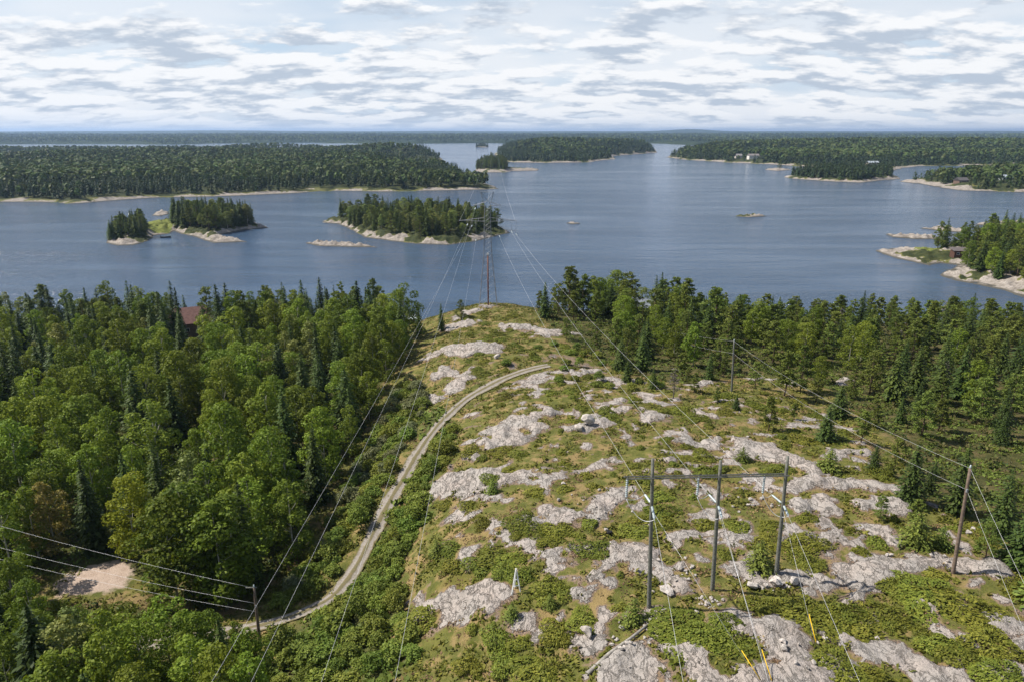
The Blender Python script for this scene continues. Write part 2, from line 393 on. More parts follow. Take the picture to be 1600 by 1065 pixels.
def road_near(x, y):
    d = np.full(np.shape(x), 1e9); z = np.zeros(np.shape(x))
    for p in ROAD[::2]:
        q = np.hypot(x - p[0], y - p[1]); c = q < d; d = np.where(c, q, d); z = np.where(c, p[2], z)
    return d, z

# rock outcrops: capsules between two photo points on the ground, radius in metres
ROCKS = [(690, 552, 750, 545, 4.2), (688, 618, 728, 592, 2.6), (690, 585, 720, 580, 2.0), (702, 511, 735, 507, 2.4), (785, 513, 890, 521, 2.6), (720, 495, 760, 480, 2.5), (850, 525, 880, 520, 2.0),
         (830, 590, 860, 583, 1.8), (905, 582, 935, 578, 2.2), (725, 708, 790, 668, 2.2), (780, 690, 835, 668, 1.6), (800, 658, 862, 640, 1.8), (905, 668, 930, 655, 2.0), (715, 660, 735, 650, 1.3),
         (690, 757, 755, 742, 2.5), (720, 782, 740, 775, 1.3), (790, 745, 880, 732, 1.2), (845, 808, 908, 798, 1.3), (945, 780, 985, 775, 1.3), (770, 770, 800, 790, .9), (648, 930, 690, 925, 1.4), (700, 922, 770, 918, 1.5), (755, 945, 765, 935, .8),
         (680, 872, 740, 862, .9), (815, 978, 848, 968, 1.1), (955, 865, 1005, 872, 1.7), (930, 910, 1010, 885, 1.3), (850, 870, 920, 855, .7), (1110, 690, 1180, 705, 2.2), (1180, 700, 1260, 735, 2.4), (1315, 715, 1350, 710, 1.8), (1230, 765, 1360, 770, 1.4), (1240, 800, 1400, 795, 1.4),
         (1330, 760, 1380, 762, 1.2), (1080, 780, 1110, 770, .7), (1195, 905, 1290, 893, 1.4), (1300, 892, 1350, 890, 1.6), (1370, 885, 1540, 882, 1.5), (1340, 840, 1390, 835, 1.2), (1250, 850, 1330, 855, .9), (1160, 985, 1225, 1005, 1.9), (1140, 1045, 1300, 1055, 1.7), (1330, 1000, 1440, 1030, 1.4),
         (1480, 965, 1590, 972, 1.2), (1465, 1050, 1560, 1050, 1.1), (1595, 1005, 1640, 1015, 1.2), (1025, 915, 1060, 900, 1.4), (1105, 625, 1155, 634, 1.2), (960, 692, 1040, 690, 1.0), (1050, 690, 1070, 686, 1.2), (960, 642, 985, 636, .9), (1000, 655, 1050, 650, .8), (1090, 640, 1110, 650, .8),
         (930, 630, 970, 628, .8), (890, 730, 960, 715, .7), (1040, 720, 1080, 712, .9), (860, 900, 890, 930, 1.0), (960, 1040, 1010, 1060, 1.6), (900, 990, 930, 985, .8), (1060, 1020, 1120, 1050, 1.2), (985, 970, 1000, 1000, 1.0), (1500, 930, 1560, 940, .9), (1090, 830, 1180, 850, .8), (1140, 890, 1180, 880, 1.0), (1300, 935, 1340, 925, .8),
         (1180, 595, 1240, 600, 1.2), (1310, 600, 1330, 596, 1.2), (1080, 605, 1110, 600, 1.0)]
RW = [(on_ground0(a, b), on_ground0(c, d), r) for a, b, c, d, r in ROCKS]
def rock_mask(x, y):
    m = np.full(np.shape(x), -9.0)
    wx = x + (fbm(x * .35, y * .35, 31, 3) - .5) * 4.0; wy = y + (fbm(x * .35, y * .35, 47, 3) - .5) * 5.0
    for a, b, r in RW:
        e = b[:2] - a[:2]; t = np.clip(((wx - a[0]) * e[0] + (wy - a[1]) * e[1]) / (e @ e + 1e-9), 0, 1)
        m = np.maximum(m, r * 1.08 - np.hypot(wx - a[0] - t * e[0], wy - a[1] - t * e[1]))
    m = m - 2.6 * sstep(fbm(x * .42 + y * .1, y * .30, 63, 4), .50, .72) - 1.0 * (fbm(x * 1.1, y * 1.1, 64, 2) - .5)
    return m          # metres inside the outcrop edge
# forest areas (where trees root), as world polygons
def WPOLY(px): return [tuple(on_ground0(*q)[:2]) for q in px]
LF = WPOLY([(636, 540), (612, 590), (585, 645), (556, 705), (528, 762), (498, 822), (452, 885), (408, 938), (335, 955), (225, 930)]) + [(-37, 66), (-47, 67.5), (-60, 64), (-75, 60), (-140, 66), (-175, 110), (-185, 180), (-150, 192), (-110, 195), (-60, 195), (-37, 196)]
LF2 = [(-19, 42), (-25, 55), (-33, 61), (-47, 61), (-58, 63), (-80, 60), (-75, 20), (-45, 15), (-15, 20), (-14, 34)]
RF = WPOLY([(832, 486), (880, 528), (930, 560), (975, 585), (1060, 600), (1130, 592), (1200, 588), (1265, 598), (1335, 645), (1395, 700), (1425, 765), (1465, 795), (1555, 800), (1590, 845)]) + [(62, 62), (75, 50), (110, 60), (165, 110), (180, 185), (120, 194), (70, 197), (34, 201), (14, 200)]
PAD = [(-50, 57.5), (-53.5, 62), (-49, 66), (-40, 66.8), (-37, 63.5), (-41.5, 58.5)]
PAD = WPOLY([(85, 905), (120, 888), (185, 872), (212, 890), (200, 915), (150, 930), (100, 935)])
LUSH = WPOLY([(640, 640), (655, 700), (600, 800), (560, 880), (500, 945), (430, 985), (380, 1065), (640, 1080), (640, 960), (620, 880), (680, 800), (700, 700), (720, 660), (690, 640)])

def axis(lo, a, b, hi, fine, coarse):
    return np.unique(np.r_[np.arange(lo, a, coarse), np.arange(a, b, fine), np.arange(b, hi + coarse, coarse)])
GX, GY = axis(-230, -42, 78, 230, .40, 2.6), axis(-60, 32, 186, 250, .42, 2.6)
XX, YY = np.meshgrid(GX, GY)
HH = h0(XX, YY)
rm = rock_mask(XX, YY)
rock_a = sstep(rm, -.9, .9)
small = fbm(XX * .55, YY * .55, 71, 4); patch = fbm(XX * .08, YY * .08, 5, 3)
onridge = sstep(HH, 14, 17)
sd_f = np.maximum(np.maximum(poly_sd(XX, YY, LF), poly_sd(XX, YY, RF)), poly_sd(XX, YY, LF2))
forest_a = sstep(sd_f, -1.5, 2.5)
lush_a = sstep(poly_sd(XX, YY, LUSH), -1.0, 2.0)
speck = sstep(small + (patch - .5) * .40, .57, .72) * onridge * (1 - forest_a) * (1 - lush_a)
rock_all = np.clip(np.maximum(rock_a, speck * .9), 0, 1)
rd, rz = road_near(XX, YY)
rock_all *= sstep(rd, 1.6, 2.6)
und = (fbm(XX * .12, YY * .12, 9, 3) - .5) * 1.6 * sstep(HH, 3, 9) * sstep(np.hypot(XX, YY), 20, 40)
HH = HH + und
ledge = fbm(XX * .28 + YY * .10, YY * .20 - XX * .08, 13, 4)
saw = XX * .20 + YY * .13 + 1.8 * fbm(XX * .16, YY * .16, 77, 3); saw = saw - np.floor(saw); saw = np.where(saw < .88, saw / .88, (1 - saw) / .12)
HH = HH + rock_all * sstep(rm, -.5, 1.0) * saw * .50
HH = HH + rock_all * (.05 + .45 * sstep(rm, -.2, 2.2) * (ledge - .25) + .4 * np.abs(fbm(XX * .9, YY * .6, 21, 3) - .5)) + (small - .5) * .45 * (1 - rock_all) * onridge
fr1 = np.abs(np.sin((XX * .93 + YY * .36) * .62 + 6 * fbm(XX * .1, YY * .1, 91, 2))); fr2 = np.abs(np.sin((-XX * .3 + YY * .95) * .40 + 5 * fbm(XX * .1, YY * .1, 92, 2)))
HH = HH - rock_all * sstep(rm, 0, 1.0) * (.28 * sstep(fr1, .22, .04) + .28 * sstep(fr2, .2, .04))
k = sstep(rd, 1.5, 4.5); HH = HH * k + (rz - .04) * (1 - k)
gravel_a = sstep(poly_sd(XX, YY, PAD), -2.0, 1.8)
shore_d = np.interp(XX, [s[0] for s in SHORE], [s[1] for s in SHORE]) - YY
rock_all = np.maximum(rock_all, sstep(shore_d, 9, 3) * .9)
gravel_a = np.maximum(gravel_a, 0)
NXg, NYg = len(GX), len(GY)
idx = np.arange(NXg * NYg).reshape(NYg, NXg)
Fg = np.stack([idx[:-1, :-1], idx[:-1, 1:], idx[1:, 1:], idx[1:, :-1]], -1).reshape(-1, 4)
me = big_mesh('ground', np.stack([XX, YY, HH], -1).reshape(-1, 3), Fg, [M['ground']], True,
              {'rock': rock_all.ravel(), 'forest': forest_a.ravel(), 'lush': lush_a.ravel(), 'gravel': gravel_a.ravel()})
tag(obj('ground', me), kind='structure')
def hz(x, y):
    x = np.atleast_1d(np.asarray(x, float)); y = np.atleast_1d(np.asarray(y, float))
    i = np.clip(np.searchsorted(GX, x) - 1, 0, NXg - 2); j = np.clip(np.searchsorted(GY, y) - 1, 0, NYg - 2)
    u = (x - GX[i]) / (GX[i + 1] - GX[i]); v = (y - GY[j]) / (GY[j + 1] - GY[j])
    return (HH[j, i] * (1 - u) + HH[j, i + 1] * u) * (1 - v) + (HH[j + 1, i] * (1 - u) + HH[j + 1, i + 1] * u) * v
def field(Fd, x, y):
    i = np.clip(np.searchsorted(GX, x) - 1, 0, NXg - 2); j = np.clip(np.searchsorted(GY, y) - 1, 0, NYg - 2); return Fd[j, i]
def G(px, py):
    """photo point -> point on the ground"""
    z = float(on_ground0(px, py)[2])
    for k in range(40):
        p = P(px, py, z); z += .4 * (float(hz(p[0], p[1])[0]) - z)
    return P(px, py, z)

# the track: a crowned strip with two wheel ruts and a grassy middle
def make_track():
    m, t, b, out = mat_new('gravel_track')
    co = t.new('ShaderNodeTexCoord').outputs['Object']
    u = t.new('ShaderNodeAttribute', attribute_name='across').outputs['Fac']
    n1 = t.noise(co, .8, 5, .6); n2 = t.noise(co, 5, 5, .7)
    au = t.math('ABSOLUTE', u)
    g = t.mix(t.step(n2, .35, .7), (.31, .275, .235), (.18, .155, .13))
    grass = t.mix(t.step(n2, .35, .65), (.085, .085, .025), (.16, .12, .05))
    mid = t.math('ADD', au, t.math('MULTIPLY', t.math('SUBTRACT', n1, .5), .5))
    f = t.math('SUBTRACT', 1.0, t.step(mid, .16, .36))
    f2 = t.step(t.math('ADD', au, t.math('MULTIPLY', t.math('SUBTRACT', n1, .5), .9)), .70, .95)
    f = t.math('MULTIPLY', f, t.new('ShaderNodeAttribute', attribute_name='middle_grass').outputs['Fac'])
    t.put(b.inputs['Base Color'], t.mix(t.math('MAXIMUM', f, f2), g, grass)); b.inputs['Roughness'].default_value = .95
    bump(t, b, n2, .6, .06); return m
tang = np.gradient(ROAD[:, :2], axis=0); tang /= np.linalg.norm(tang, axis=1)[:, None]
nrm = np.c_[-tang[:, 1], tang[:, 0]]; us = np.linspace(-1, 1, 9); Vr = []; ua = []; ga = []
for i, p in enumerate(ROAD):
    hw = .92 + .14 * math.sin(i * .13) + .12 * math.sin(i * .41)
    for u in us:
        Vr.append((p[0] + nrm[i, 0] * hw * u, p[1] + nrm[i, 1] * hw * u, p[2] + .06 + .07 * (1 - u * u) - .08 * math.exp(-((abs(u) - .52) / .16) ** 2))); ua.append(u)
        ga.append(float(sstep(p[1], 150, 120)) * .9)
ii = np.arange(len(Vr)).reshape(len(ROAD), 9)
me = big_mesh('gravel_track', Vr, np.stack([ii[:-1, :-1], ii[1:, :-1], ii[1:, 1:], ii[:-1, 1:]], -1).reshape(-1, 4), [make_track()], True, {'across': ua, 'middle_grass': ga})
tag(obj('gravel_road', me), kind='structure')

# ------------------------------------------------------------------ lake
S_ = 30000
me = big_mesh('lake_water', [(-S_, -2000, 0), (S_, -2000, 0), (S_, S_, 0), (-S_, S_, 0)], [(0, 1, 2, 3)], [M['water']])
tag(obj('lake_water', me), kind='structure')

# ------------------------------------------------------------------ islands and far shores (outlines on the water, z = 0)
def W0(px): return [tuple(P(a, b, 0)[:2]) for a, b in px]
FAR_TREES = []          # (x, y, z, height, radius, kind, detail)
class Land:
    def __init__(s, name, poly, res, top, slope, rockw, humps=(), grass=None, jag=1.0, seed=1, rough=.8):
        s.poly, s.top, s.slope, s.humps, s.jag, s.seed, s.rockw, s.rough, s.res = poly, top, slope, humps, jag, seed, rockw, rough, res
        px = [p[0] for p in poly]; py = [p[1] for p in poly]; mg = max(4, 2 * res)
        gx = np.arange(min(px) - mg, max(px) + mg, res); gy = np.arange(min(py) - mg, max(py) + mg, res)
        X, Y = np.meshgrid(gx, gy); H, sd = s.height(X, Y)
        rw = rockw * (.12 + 2.1 * sstep(fbm(X / (16 * jag + 3), Y / (16 * jag + 3), seed + 9, 3), .34, .70)); rock = sstep(sd, rw * 1.35 + .2, rw * .65) if rockw > 0 else np.zeros_like(sd)
        ga = sstep(poly_sd(X, Y, grass), -1, 1) if grass else np.zeros_like(sd)
        if grass: rock = rock * (1 - ga)
        keep = (np.maximum.reduce([sd[:-1, :-1], sd[1:, :-1], sd[:-1, 1:], sd[1:, 1:]]) > -max(3, 1.5 * res)).ravel()
        ix = np.arange(X.size).reshape(X.shape)
        F = np.stack([ix[:-1, :-1], ix[:-1, 1:], ix[1:, 1:], ix[1:, :-1]], -1).reshape(-1, 4)[keep]
        used = np.unique(F); rm_ = np.zeros(X.size, np.int64); rm_[used] = np.arange(len(used))
        V = np.stack([X, Y, H], -1).reshape(-1, 3)[used]
        s.o = tag(obj(name, big_mesh(name, V, rm_[F], [M['shore']], True, {'rock': rock.ravel()[used], 'grass': ga.ravel()[used]})), kind='structure')
    def sd(s, x, y):
        d = poly_sd(x, y, s.poly); f = 1 / (14 * s.jag)
        return d + ((fbm(x * f, y * f, s.seed, 4) - .5) * 5 * s.jag)
    def height(s, x, y):
        d = s.sd(x, y)
        up = np.minimum(d * s.slope, s.top * (1 - np.exp(-np.maximum(d, 0) * s.slope * 1.4 / s.top)))
        h = np.where(d > 0, .12 + up, d * .35)
        h = h + np.where(d > 0, (fbm(x * .12 / s.jag, y * .12 / s.jag, s.seed + 5, 4) - .45) * s.rough * 1.6 * np.minimum(d, 3), 0)
        for hx, hy, hr, hh in s.humps: h = h + hh * np.exp(-((x - hx) ** 2 + (y - hy) ** 2) / hr ** 2) * sstep(d, 0, 25 * s.jag)
        return h, d
def hump(px, py, r, h): q = P(px, py, 0); return (q[0], q[1], r, h)

I2 = Land('island', W0([(503, 346), (512, 349), (530, 350), (548, 359), (570, 371), (605, 376), (650, 381), (700, 383), (745, 377), (770, 370), (797, 364), (785, 357), (765, 348), (730, 343), (650, 340), (570, 340), (535, 343)]),
          .9, 4.0, .35, 3.2, jag=.35, seed=3, rough=.9)
I1 = Land('island', W0([(166, 380), (185, 384), (210, 383), (233, 376), (240, 368), (262, 366), (272, 361), (285, 366), (305, 370), (320, 376), (335, 380), (386, 378), (352, 372), (345, 367), (380, 360), (420, 356), (400, 350), (360, 344), (300, 343), (268, 347), (240, 348), (225, 352), (190, 362), (168, 372)]),
          .8, 2.6, .3, 4.0, grass=W0([(226, 364), (243, 367), (264, 365), (272, 357), (268, 350), (240, 349), (228, 354)]), jag=.25, seed=8)
Land('rock_islet', W0([(238, 337), (250, 338), (264, 335), (262, 331), (245, 331)]), .8, 1.6, .3, 60, jag=.25, seed=9)
Land('rock_islet', W0([(478, 380), (500, 385), (540, 386), (590, 387), (570, 383), (540, 381), (500, 378)]), .6, .9, .3, 60, jag=.2, seed=10)
Land('rock_islet', W0([(1148, 338), (1170, 340), (1198, 338), (1175, 336)]), .8, .9, .3, 1.6, jag=.2, seed=11)
Land('rock_islet', W0([(884, 349), (895, 350.5), (907, 349.5), (895, 348)]), .8, .7, .3, 60, jag=.2, seed=12)
HL = Land('headland', W0([(1369, 392), (1380, 397), (1402, 404), (1425, 409), (1452, 415), (1470, 411), (1498, 415), (1480, 423), (1466, 430), (1490, 438), (1530, 445), (1570, 454), (1605, 468), (1700, 505), (1950, 520), (1950, 380), (1700, 366), (1600, 362), (1530, 368), (1490, 378), (1465, 388), (1440, 391), (1400, 388)]),
          .9, 5.0, .16, 9.0, grass=W0([(1420, 396), (1450, 400), (1470, 398), (1465, 391), (1440, 392)]), jag=.35, seed=15, rough=.7)
Land('rock_islet', W0([(1384, 366), (1395, 371), (1430, 374), (1468, 374), (1462, 370), (1420, 368)]), .8, 1.2, .25, 60, jag=.22, seed=16)
Land('rock_islet', W0([(1438, 357), (1470, 361), (1510, 364), (1505, 359), (1470, 356)]), .9, 1.0, .25, 60, jag=.22, seed=17)
Land('rock_islet', W0([(1520, 351), (1560, 354), (1640, 356), (1640, 348), (1570, 348)]), .9, 1.2, .25, 60, jag=.25, seed=18)
FA = Land('far_mainland', W0([(-500, 321), (0, 316), (70, 316), (115, 319), (190, 313), (250, 309), (330, 308), (420, 304), (470, 302), (500, 299), (545, 299), (600, 300), (700, 298), (752, 297), (784, 295), (768, 290), (735, 280), (718, 271), (690, 263), (640, 258), (628, 256), (660, 255), (696, 253), (690, 248), (655, 243), (560, 240), (300, 238), (-500, 240)]),
          8.0, 6.0, .2, 4.5, humps=[hump(640, 247, 170, 15), hump(560, 262, 150, 6), hump(120, 262, 200, 8), hump(350, 255, 160, 6), hump(420, 241, 140, 9)], jag=1.4, seed=21)
IC = Land('island', W0([(741, 267), (752, 270), (790, 270), (800, 268), (840, 267), (842, 265.5), (800, 265), (790, 261), (760, 261), (744, 264)]), 2.5, 4, .2, 7, humps=[hump(768, 264, 30, 7)], jag=.7, seed=25)
DL = Land('far_peninsula', W0([(776, 252), (800, 254), (850, 255), (922, 254), (940, 251), (962, 249), (958, 244), (1000, 241), (1027, 239), (1024, 234), (960, 230), (880, 228), (800, 230), (772, 240)]), 6.5, 6, .15, 7, humps=[hump(850, 241, 190, 15), hump(930, 238, 200, 14), hump(990, 236, 150, 6)], jag=1.6, seed=27)
EL = Land('far_mainland', W0([(1040, 246), (1070, 250), (1100, 252), (1150, 255), (1200, 257), (1240, 260), (1290, 263), (1340, 264), (1395, 267), (1412, 263), (1440, 260), (1535, 259), (1600, 258), (2100, 258), (2100, 231), (1500, 230), (1200, 230), (1060, 238)]), 8, 8, .12, 8,
          humps=[hump(1150, 243, 150, 10), hump(1300, 240, 250, 13), hump(1500, 240, 260, 13), hump(1750, 240, 300, 12)], jag=1.6, seed=29)
FL = Land('island', W0([(1224, 277), (1240, 280), (1300, 284), (1345, 286), (1380, 282), (1407, 280), (1400, 275), (1340, 271), (1250, 272)]), 2.5, 4, .2, 7, jag=.8, seed=31)
Land('rock_islet', W0([(1194, 265.5), (1215, 267.5), (1237, 266), (1215, 264)]), 1.5, 1.5, .2, 60, jag=.4, seed=33)
GL = Land('far_headland', W0([(1404, 284), (1440, 288), (1470, 294), (1500, 298), (1600, 301), (2000, 308), (2000, 262), (1570, 264), (1540, 268), (1500, 274), (1440, 280)]), 2.5, 6, .15, 10, jag=.9, seed=35)
IS = Land('island', W0([(700, 268), (716, 269), (716, 266), (702, 265)]), 2.5, 3, .2, 3, jag=.5, seed=37)
IT = Land('island', W0([(742, 230.6), (764, 230.6), (762, 229.4), (744, 229.4)]), 8, 5, .1, 8, jag=1.0, seed=38)

# far wooded hills to the horizon, with lake arms between
bx = np.arange(-15000, 15001, 110.0); by = np.concatenate([np.arange(2600, 5200, 60.0), np.arange(5200, 17000, 240.0)])
X, Y = np.meshgrid(bx, by)
shore_px = np.interp(X / Y, [-3, -.75, -.5, -.35, -.18, -.10, -.03, .02, .2, .3, 3], [3300, 3300, 3350, 3700, 3500, 3450, 3700, 3300, 3500, 2900, 2900])
d = Y - shore_px + (fbm(X / 500, Y / 500, 41, 4) - .5) * 900
arm = np.exp(-((Y - 5200 - 700 * np.sin(X / 2600)) / 130) ** 2) * sstep(fbm(X / 1500, Y / 900, 44, 2), .5, .62)
Hb = np.minimum(d * .06, 12) + sstep(d, 0, 1500) * (fbm(X / 1400, Y / 1100, 42, 4) * 20 - 6) + sstep(Y, 6000, 14000) * (42 + fbm(X / 2500, Y / 3000, 43, 3) * 50 - 25) - arm * 60
Hb = Hb + 30 * np.exp(-(((X - 3050) / 420) ** 2 + ((Y - 12500) / 700) ** 2))
ix = np.arange(X.size).reshape(X.shape)
Fh = np.stack([ix[:-1, :-1], ix[:-1, 1:], ix[1:, 1:], ix[1:, :-1]], -1).reshape(-1, 4)
def make_wooded():
    m, t, b, out = mat_new('distant_forest_canopy'); co = t.new('ShaderNodeTexCoord').outputs['Object']
    n1 = t.noise(co, .0016, 6, .65); n2 = t.noise(co, .03, 4, .7)
    c = t.mix(t.step(n1, .35, .65), (.020, .034, .014), (.048, .066, .024)); c = t.mix(t.step(n2, .4, .7), c, (.015, .024, .012))
    t.put(b.inputs['Base Color'], c); b.inputs['Roughness'].default_value = .95; b.inputs['Specular IOR Level'].default_value = .05
    bump(t, b, n2, 1.0, 14.0); return m
tag(obj('wooded_hills', big_mesh('wooded_hills', np.stack([X, Y, Hb], -1).reshape(-1, 3), Fh, [make_wooded()], True)), kind='structure')
def hill_z(x, y):
    i = np.clip(np.searchsorted(bx, x) - 1, 0, len(bx) - 2); j = np.clip(np.searchsorted(by, y) - 1, 0, len(by) - 2); return Hb[j, i]

# ------------------------------------------------------------------ plant prototypes: clouds of small leaf faces
def unit(v): return v / np.maximum(np.linalg.norm(v, axis=-1, keepdims=True), 1e-9)
def cards(c, n, s, wdt=.6, tdir=None, rng=RNG):
    c = np.asarray(c, float); n = unit(np.asarray(n, float)); k = len(c); s = np.broadcast_to(s, (k,))[:, None]
    t = rng.normal(size=(k, 3)) if tdir is None else np.asarray(tdir, float)
    t = unit(t - n * (t * n).sum(1, keepdims=True)); b = np.cross(n, t)
    V = np.stack([c + t * s, c + b * s * wdt, c - t * s, c - b * s * wdt], 1).reshape(-1, 3)
    return V, np.arange(4 * k).reshape(-1, 4)
def sphere_dirs(k, rng, up=0.0):
    d = unit(rng.normal(size=(k, 3))); d[:, 2] += up; return unit(d)
def join(parts):
    V = []; F = []; o = 0
    for v, f in parts: V.append(v); F.append(f + o); o += len(v)
    return np.concatenate(V), np.concatenate(F)

def lobed_crown(seed, h, r, base=.22, lobes=24, per=130, size=.17, top=.6):
    rng = np.random.default_rng(seed); parts = []; cen = []
    ph = rng.uniform(0, 6.3, 3)
    for i in range(lobes):
        t = (i + rng.uniform(0, 1)) / lobes; z = h * (base + (1 - base) * t * .93)
        prof = math.sin(math.pi * (t * .72 + .22)) ** .6
        a = i * 2.4 + rng.uniform(-.5, .5); rr = r * prof * (1 + .22 * math.sin(2 * a + ph[0]))
        q = rr * math.sqrt(rng.uniform(.12, .72)) if t < .93 else rr * .3
        lr = r * rng.uniform(.26, .58) * (1 - .22 * t); cen.append((q * math.cos(a), q * math.sin(a), z, lr))
        k = int(per * (lr / (r * .34)) ** 1.6); dd = sphere_dirs(k, rng, .25)
        rad = lr * rng.uniform(.70, 1.06, k)[:, None] * np.array([1, 1, .85])
        c = np.array([q * math.cos(a), q * math.sin(a), z]) + dd * rad
        n = unit(dd * .8 + rng.normal(size=(k, 3)) * .55 + np.array([0, 0, .35]))
        parts.append(cards(c, n, size * rng.uniform(.5, 1.45, k), .72, rng=rng))
    return join(parts), cen
def trunk_mb(h, r0, cen=(), seed=0, bend=.02, upto=.9, limbs=7):
    rng = random.Random(seed); m = MB(); bx_, by_ = rng.uniform(-1, 1) * bend * h, rng.uniform(-1, 1) * bend * h
    pts = [(bx_ * math.sin(t * 3), by_ * math.sin(t * 2.3), t * h * upto - (.4 if t == 0 else 0)) for t in (0, .15, .35, .55, .78, 1)]
    m.tube(pts, [r0 * (1 - .88 * t) for t in (0, .15, .35, .55, .78, 1)], 6)
    for c in list(cen)[::max(1, len(cen) // limbs)]:
        z0 = max(.12 * h, c[2] - .16 * h); t = z0 / (h * upto)
        p0_ = Vector((bx_ * math.sin(t * 3), by_ * math.sin(t * 2.3), z0)); p1_ = Vector(c[:3])
        m.tube([p0_, p0_.lerp(p1_, .5) + Vector((0, 0, -.05 * h * .3)), p1_], [r0 * .38, r0 * .25, r0 * .08], 4)
    return m
def spruce_crown(seed, h, R, base=.06, whorls=26, nb=8, per=6, size=.30, ragged=.25):
    rng = np.random.default_rng(seed); C, N, T, S = [], [], [], []
    for i in range(whorls):
        t = (i + .5) / whorls; z = h * (base + (1 - base) * t ** .95)
        L0 = R * (1 - t) ** .82 * (1 if t > .06 else .75) + .06
        k = max(4, int(nb * (.5 + .7 * (1 - t)))); a0 = rng.uniform(0, 6.3)
        for j in range(k):
            a = a0 + 6.283 * j / k + rng.uniform(-.25, .25); L = L0 * rng.uniform(1 - ragged * 1.6, 1 + ragged)
            dv = np.array([math.cos(a), math.sin(a), 0]); side = np.array([-math.sin(a), math.cos(a), 0])
            q = max(2, int(per * (.35 + .75 * (1 - t))))
            for u in np.linspace(.22, 1, q):
                droop = -.30 * L * u * u + .10 * L * u + rng.uniform(-.05, .05)
                C.append(dv * L * u + side * rng.uniform(-.22, .22) * L * u + np.array([0, 0, z + droop]))
                N.append(dv * rng.uniform(.1, .8) + np.array([0, 0, .9]) + rng.normal(size=3) * .35)
                T.append(dv + side * rng.uniform(-.7, .7) + np.array([0, 0, -.25])); S.append(size * rng.uniform(.7, 1.25) * (.6 + .5 * (1 - t)))
    C.append(np.array([0, 0, h * .985])); N.append(np.array([1, 0, .1])); T.append(np.array([0, 0, 1.])); S.append(size * .9)
    return cards(np.array(C), np.array(N), np.array(S), .48, np.array(T), rng)
def pine_crown(seed, h, R, base=.35, clumps=26, per=75, size=.17):
    rng = np.random.default_rng(seed); parts = []; cen = []
    for i in range(clumps):
        t = (i + rng.uniform(0, 1)) / clumps; z = h * (base + (1 - base) * t * .96)
        prof = (1 - t) ** .48 * (.75 + .35 * min(1, t * 4)); a = i * 2.4 + rng.uniform(-.7, .7)
        q = R * prof * rng.uniform(.25, 1.0); lr = R * rng.uniform(.22, .42) * (1 - .3 * t)
        cc = np.array([q * math.cos(a), q * math.sin(a), z + .1 * q]); cen.append((*cc, lr))
        k = int(per * (lr / (R * .28)) ** 1.5); dd = sphere_dirs(k, rng, .3)
        c = cc + dd * lr * rng.uniform(.35, 1.05, k)[:, None] * np.array([1, 1, .62])
        n = unit(rng.normal(size=(k, 3)) + np.array([0, 0, .5]))
        parts.append(cards(c, n, size * rng.uniform(.7, 1.3, k), .42, dd + rng.normal(size=(k, 3)) * .4, rng))
    return join(parts), cen
def bush_crown(seed, h, R, lobes=11, per=115, size=.12):
    rng = np.random.default_rng(seed); parts = []
    for i in range(lobes):
        a = i * 2.4 + rng.uniform(-.4, .4); q = R * math.sqrt((i + .3) / lobes) * .75; t = 1 - (q / R) ** 2
        lr = R * rng.uniform(.26, .42); z = max(lr * .5, h * t * rng.uniform(.5, .85)); k = int(per * rng.uniform(.7, 1.3)); dd = sphere_dirs(k, rng, .4)
        c = np.array([q * math.cos(a), q * math.sin(a), z]) + dd * lr * rng.uniform(.6, 1.1, k)[:, None] * np.array([1, 1, max(.6, min(1.2, h / R))])
        c[:, 2] = np.maximum(c[:, 2], .03)
        parts.append(cards(c, dd + rng.normal(size=(k, 3)) * .6 + np.array([0, 0, .3]), size * rng.uniform(.6, 1.3, k), .6, rng=rng))
    return join(parts)
def juniper_mat(seed, R, h, n=750, size=.14):
    rng = np.random.default_rng(seed); a = rng.uniform(0, 6.283, n); ph = rng.uniform(0, 6.283, 4)
    edge = R * (1 + .22 * np.sin(2 * a + ph[0]) + .16 * np.sin(3 * a + ph[1]) + .10 * np.sin(5 * a + ph[2]))
    u = np.sqrt(rng.uniform(0, 1, n)); q = edge * u; x, y = q * np.cos(a), q * np.sin(a)
    lump = fbm(x * 1.3 + seed * 3, y * 1.3, seed, 3)
    z = h * (1 - u ** 3) * (.35 + 1.1 * lump) * rng.uniform(.55, 1.05, n) + .02
    dv = np.c_[np.cos(a), np.sin(a), rng.uniform(.2, .9, n)]
    nn = np.c_[np.cos(a) * .3, np.sin(a) * .3, np.ones(n) * 1.2] + rng.normal(size=(n, 3)) * .45
    return cards(np.c_[x, y, z], nn, size * rng.uniform(.7, 1.4, n), .45, dv + rng.normal(size=(n, 3)) * .5, rng)

PROTO = {}
def tree_proto(key, crown, mat, trunk, tmat, h):
    PROTO[key] = (big_mesh('crown', *crown, [mat]), trunk.mesh('trunk', tmat, True), h)
ASP, BIR, SPR, FIR, PIN, DEAD = [], [], [], [], [], []
for i, (h, r) in enumerate([(14, 3.2), (13, 2.7), (15, 3.4), (12, 2.9), (14, 2.5), (13, 3.3), (15, 2.9)]):
    c, cen = lobed_crown(100 + i, h, r, .10 + .05 * (i % 3), 19 + 3 * (i % 3), 165, .165)
    tree_proto(f'a{i}', c, M['aspen'], trunk_mb(h, .15, cen, i), M['bark_pale'], h); ASP.append(f'a{i}')
for i, (h, r) in enumerate([(12, 2.2), (11, 2.5), (13, 2.3), (10, 2.1)]):
    c, cen = lobed_crown(140 + i, h, r, .25, 24, 85, .17)
    tree_proto(f'b{i}', c, M['birch'], trunk_mb(h, .12, cen, 20 + i), M['bark_pale'], h); BIR.append(f'b{i}')
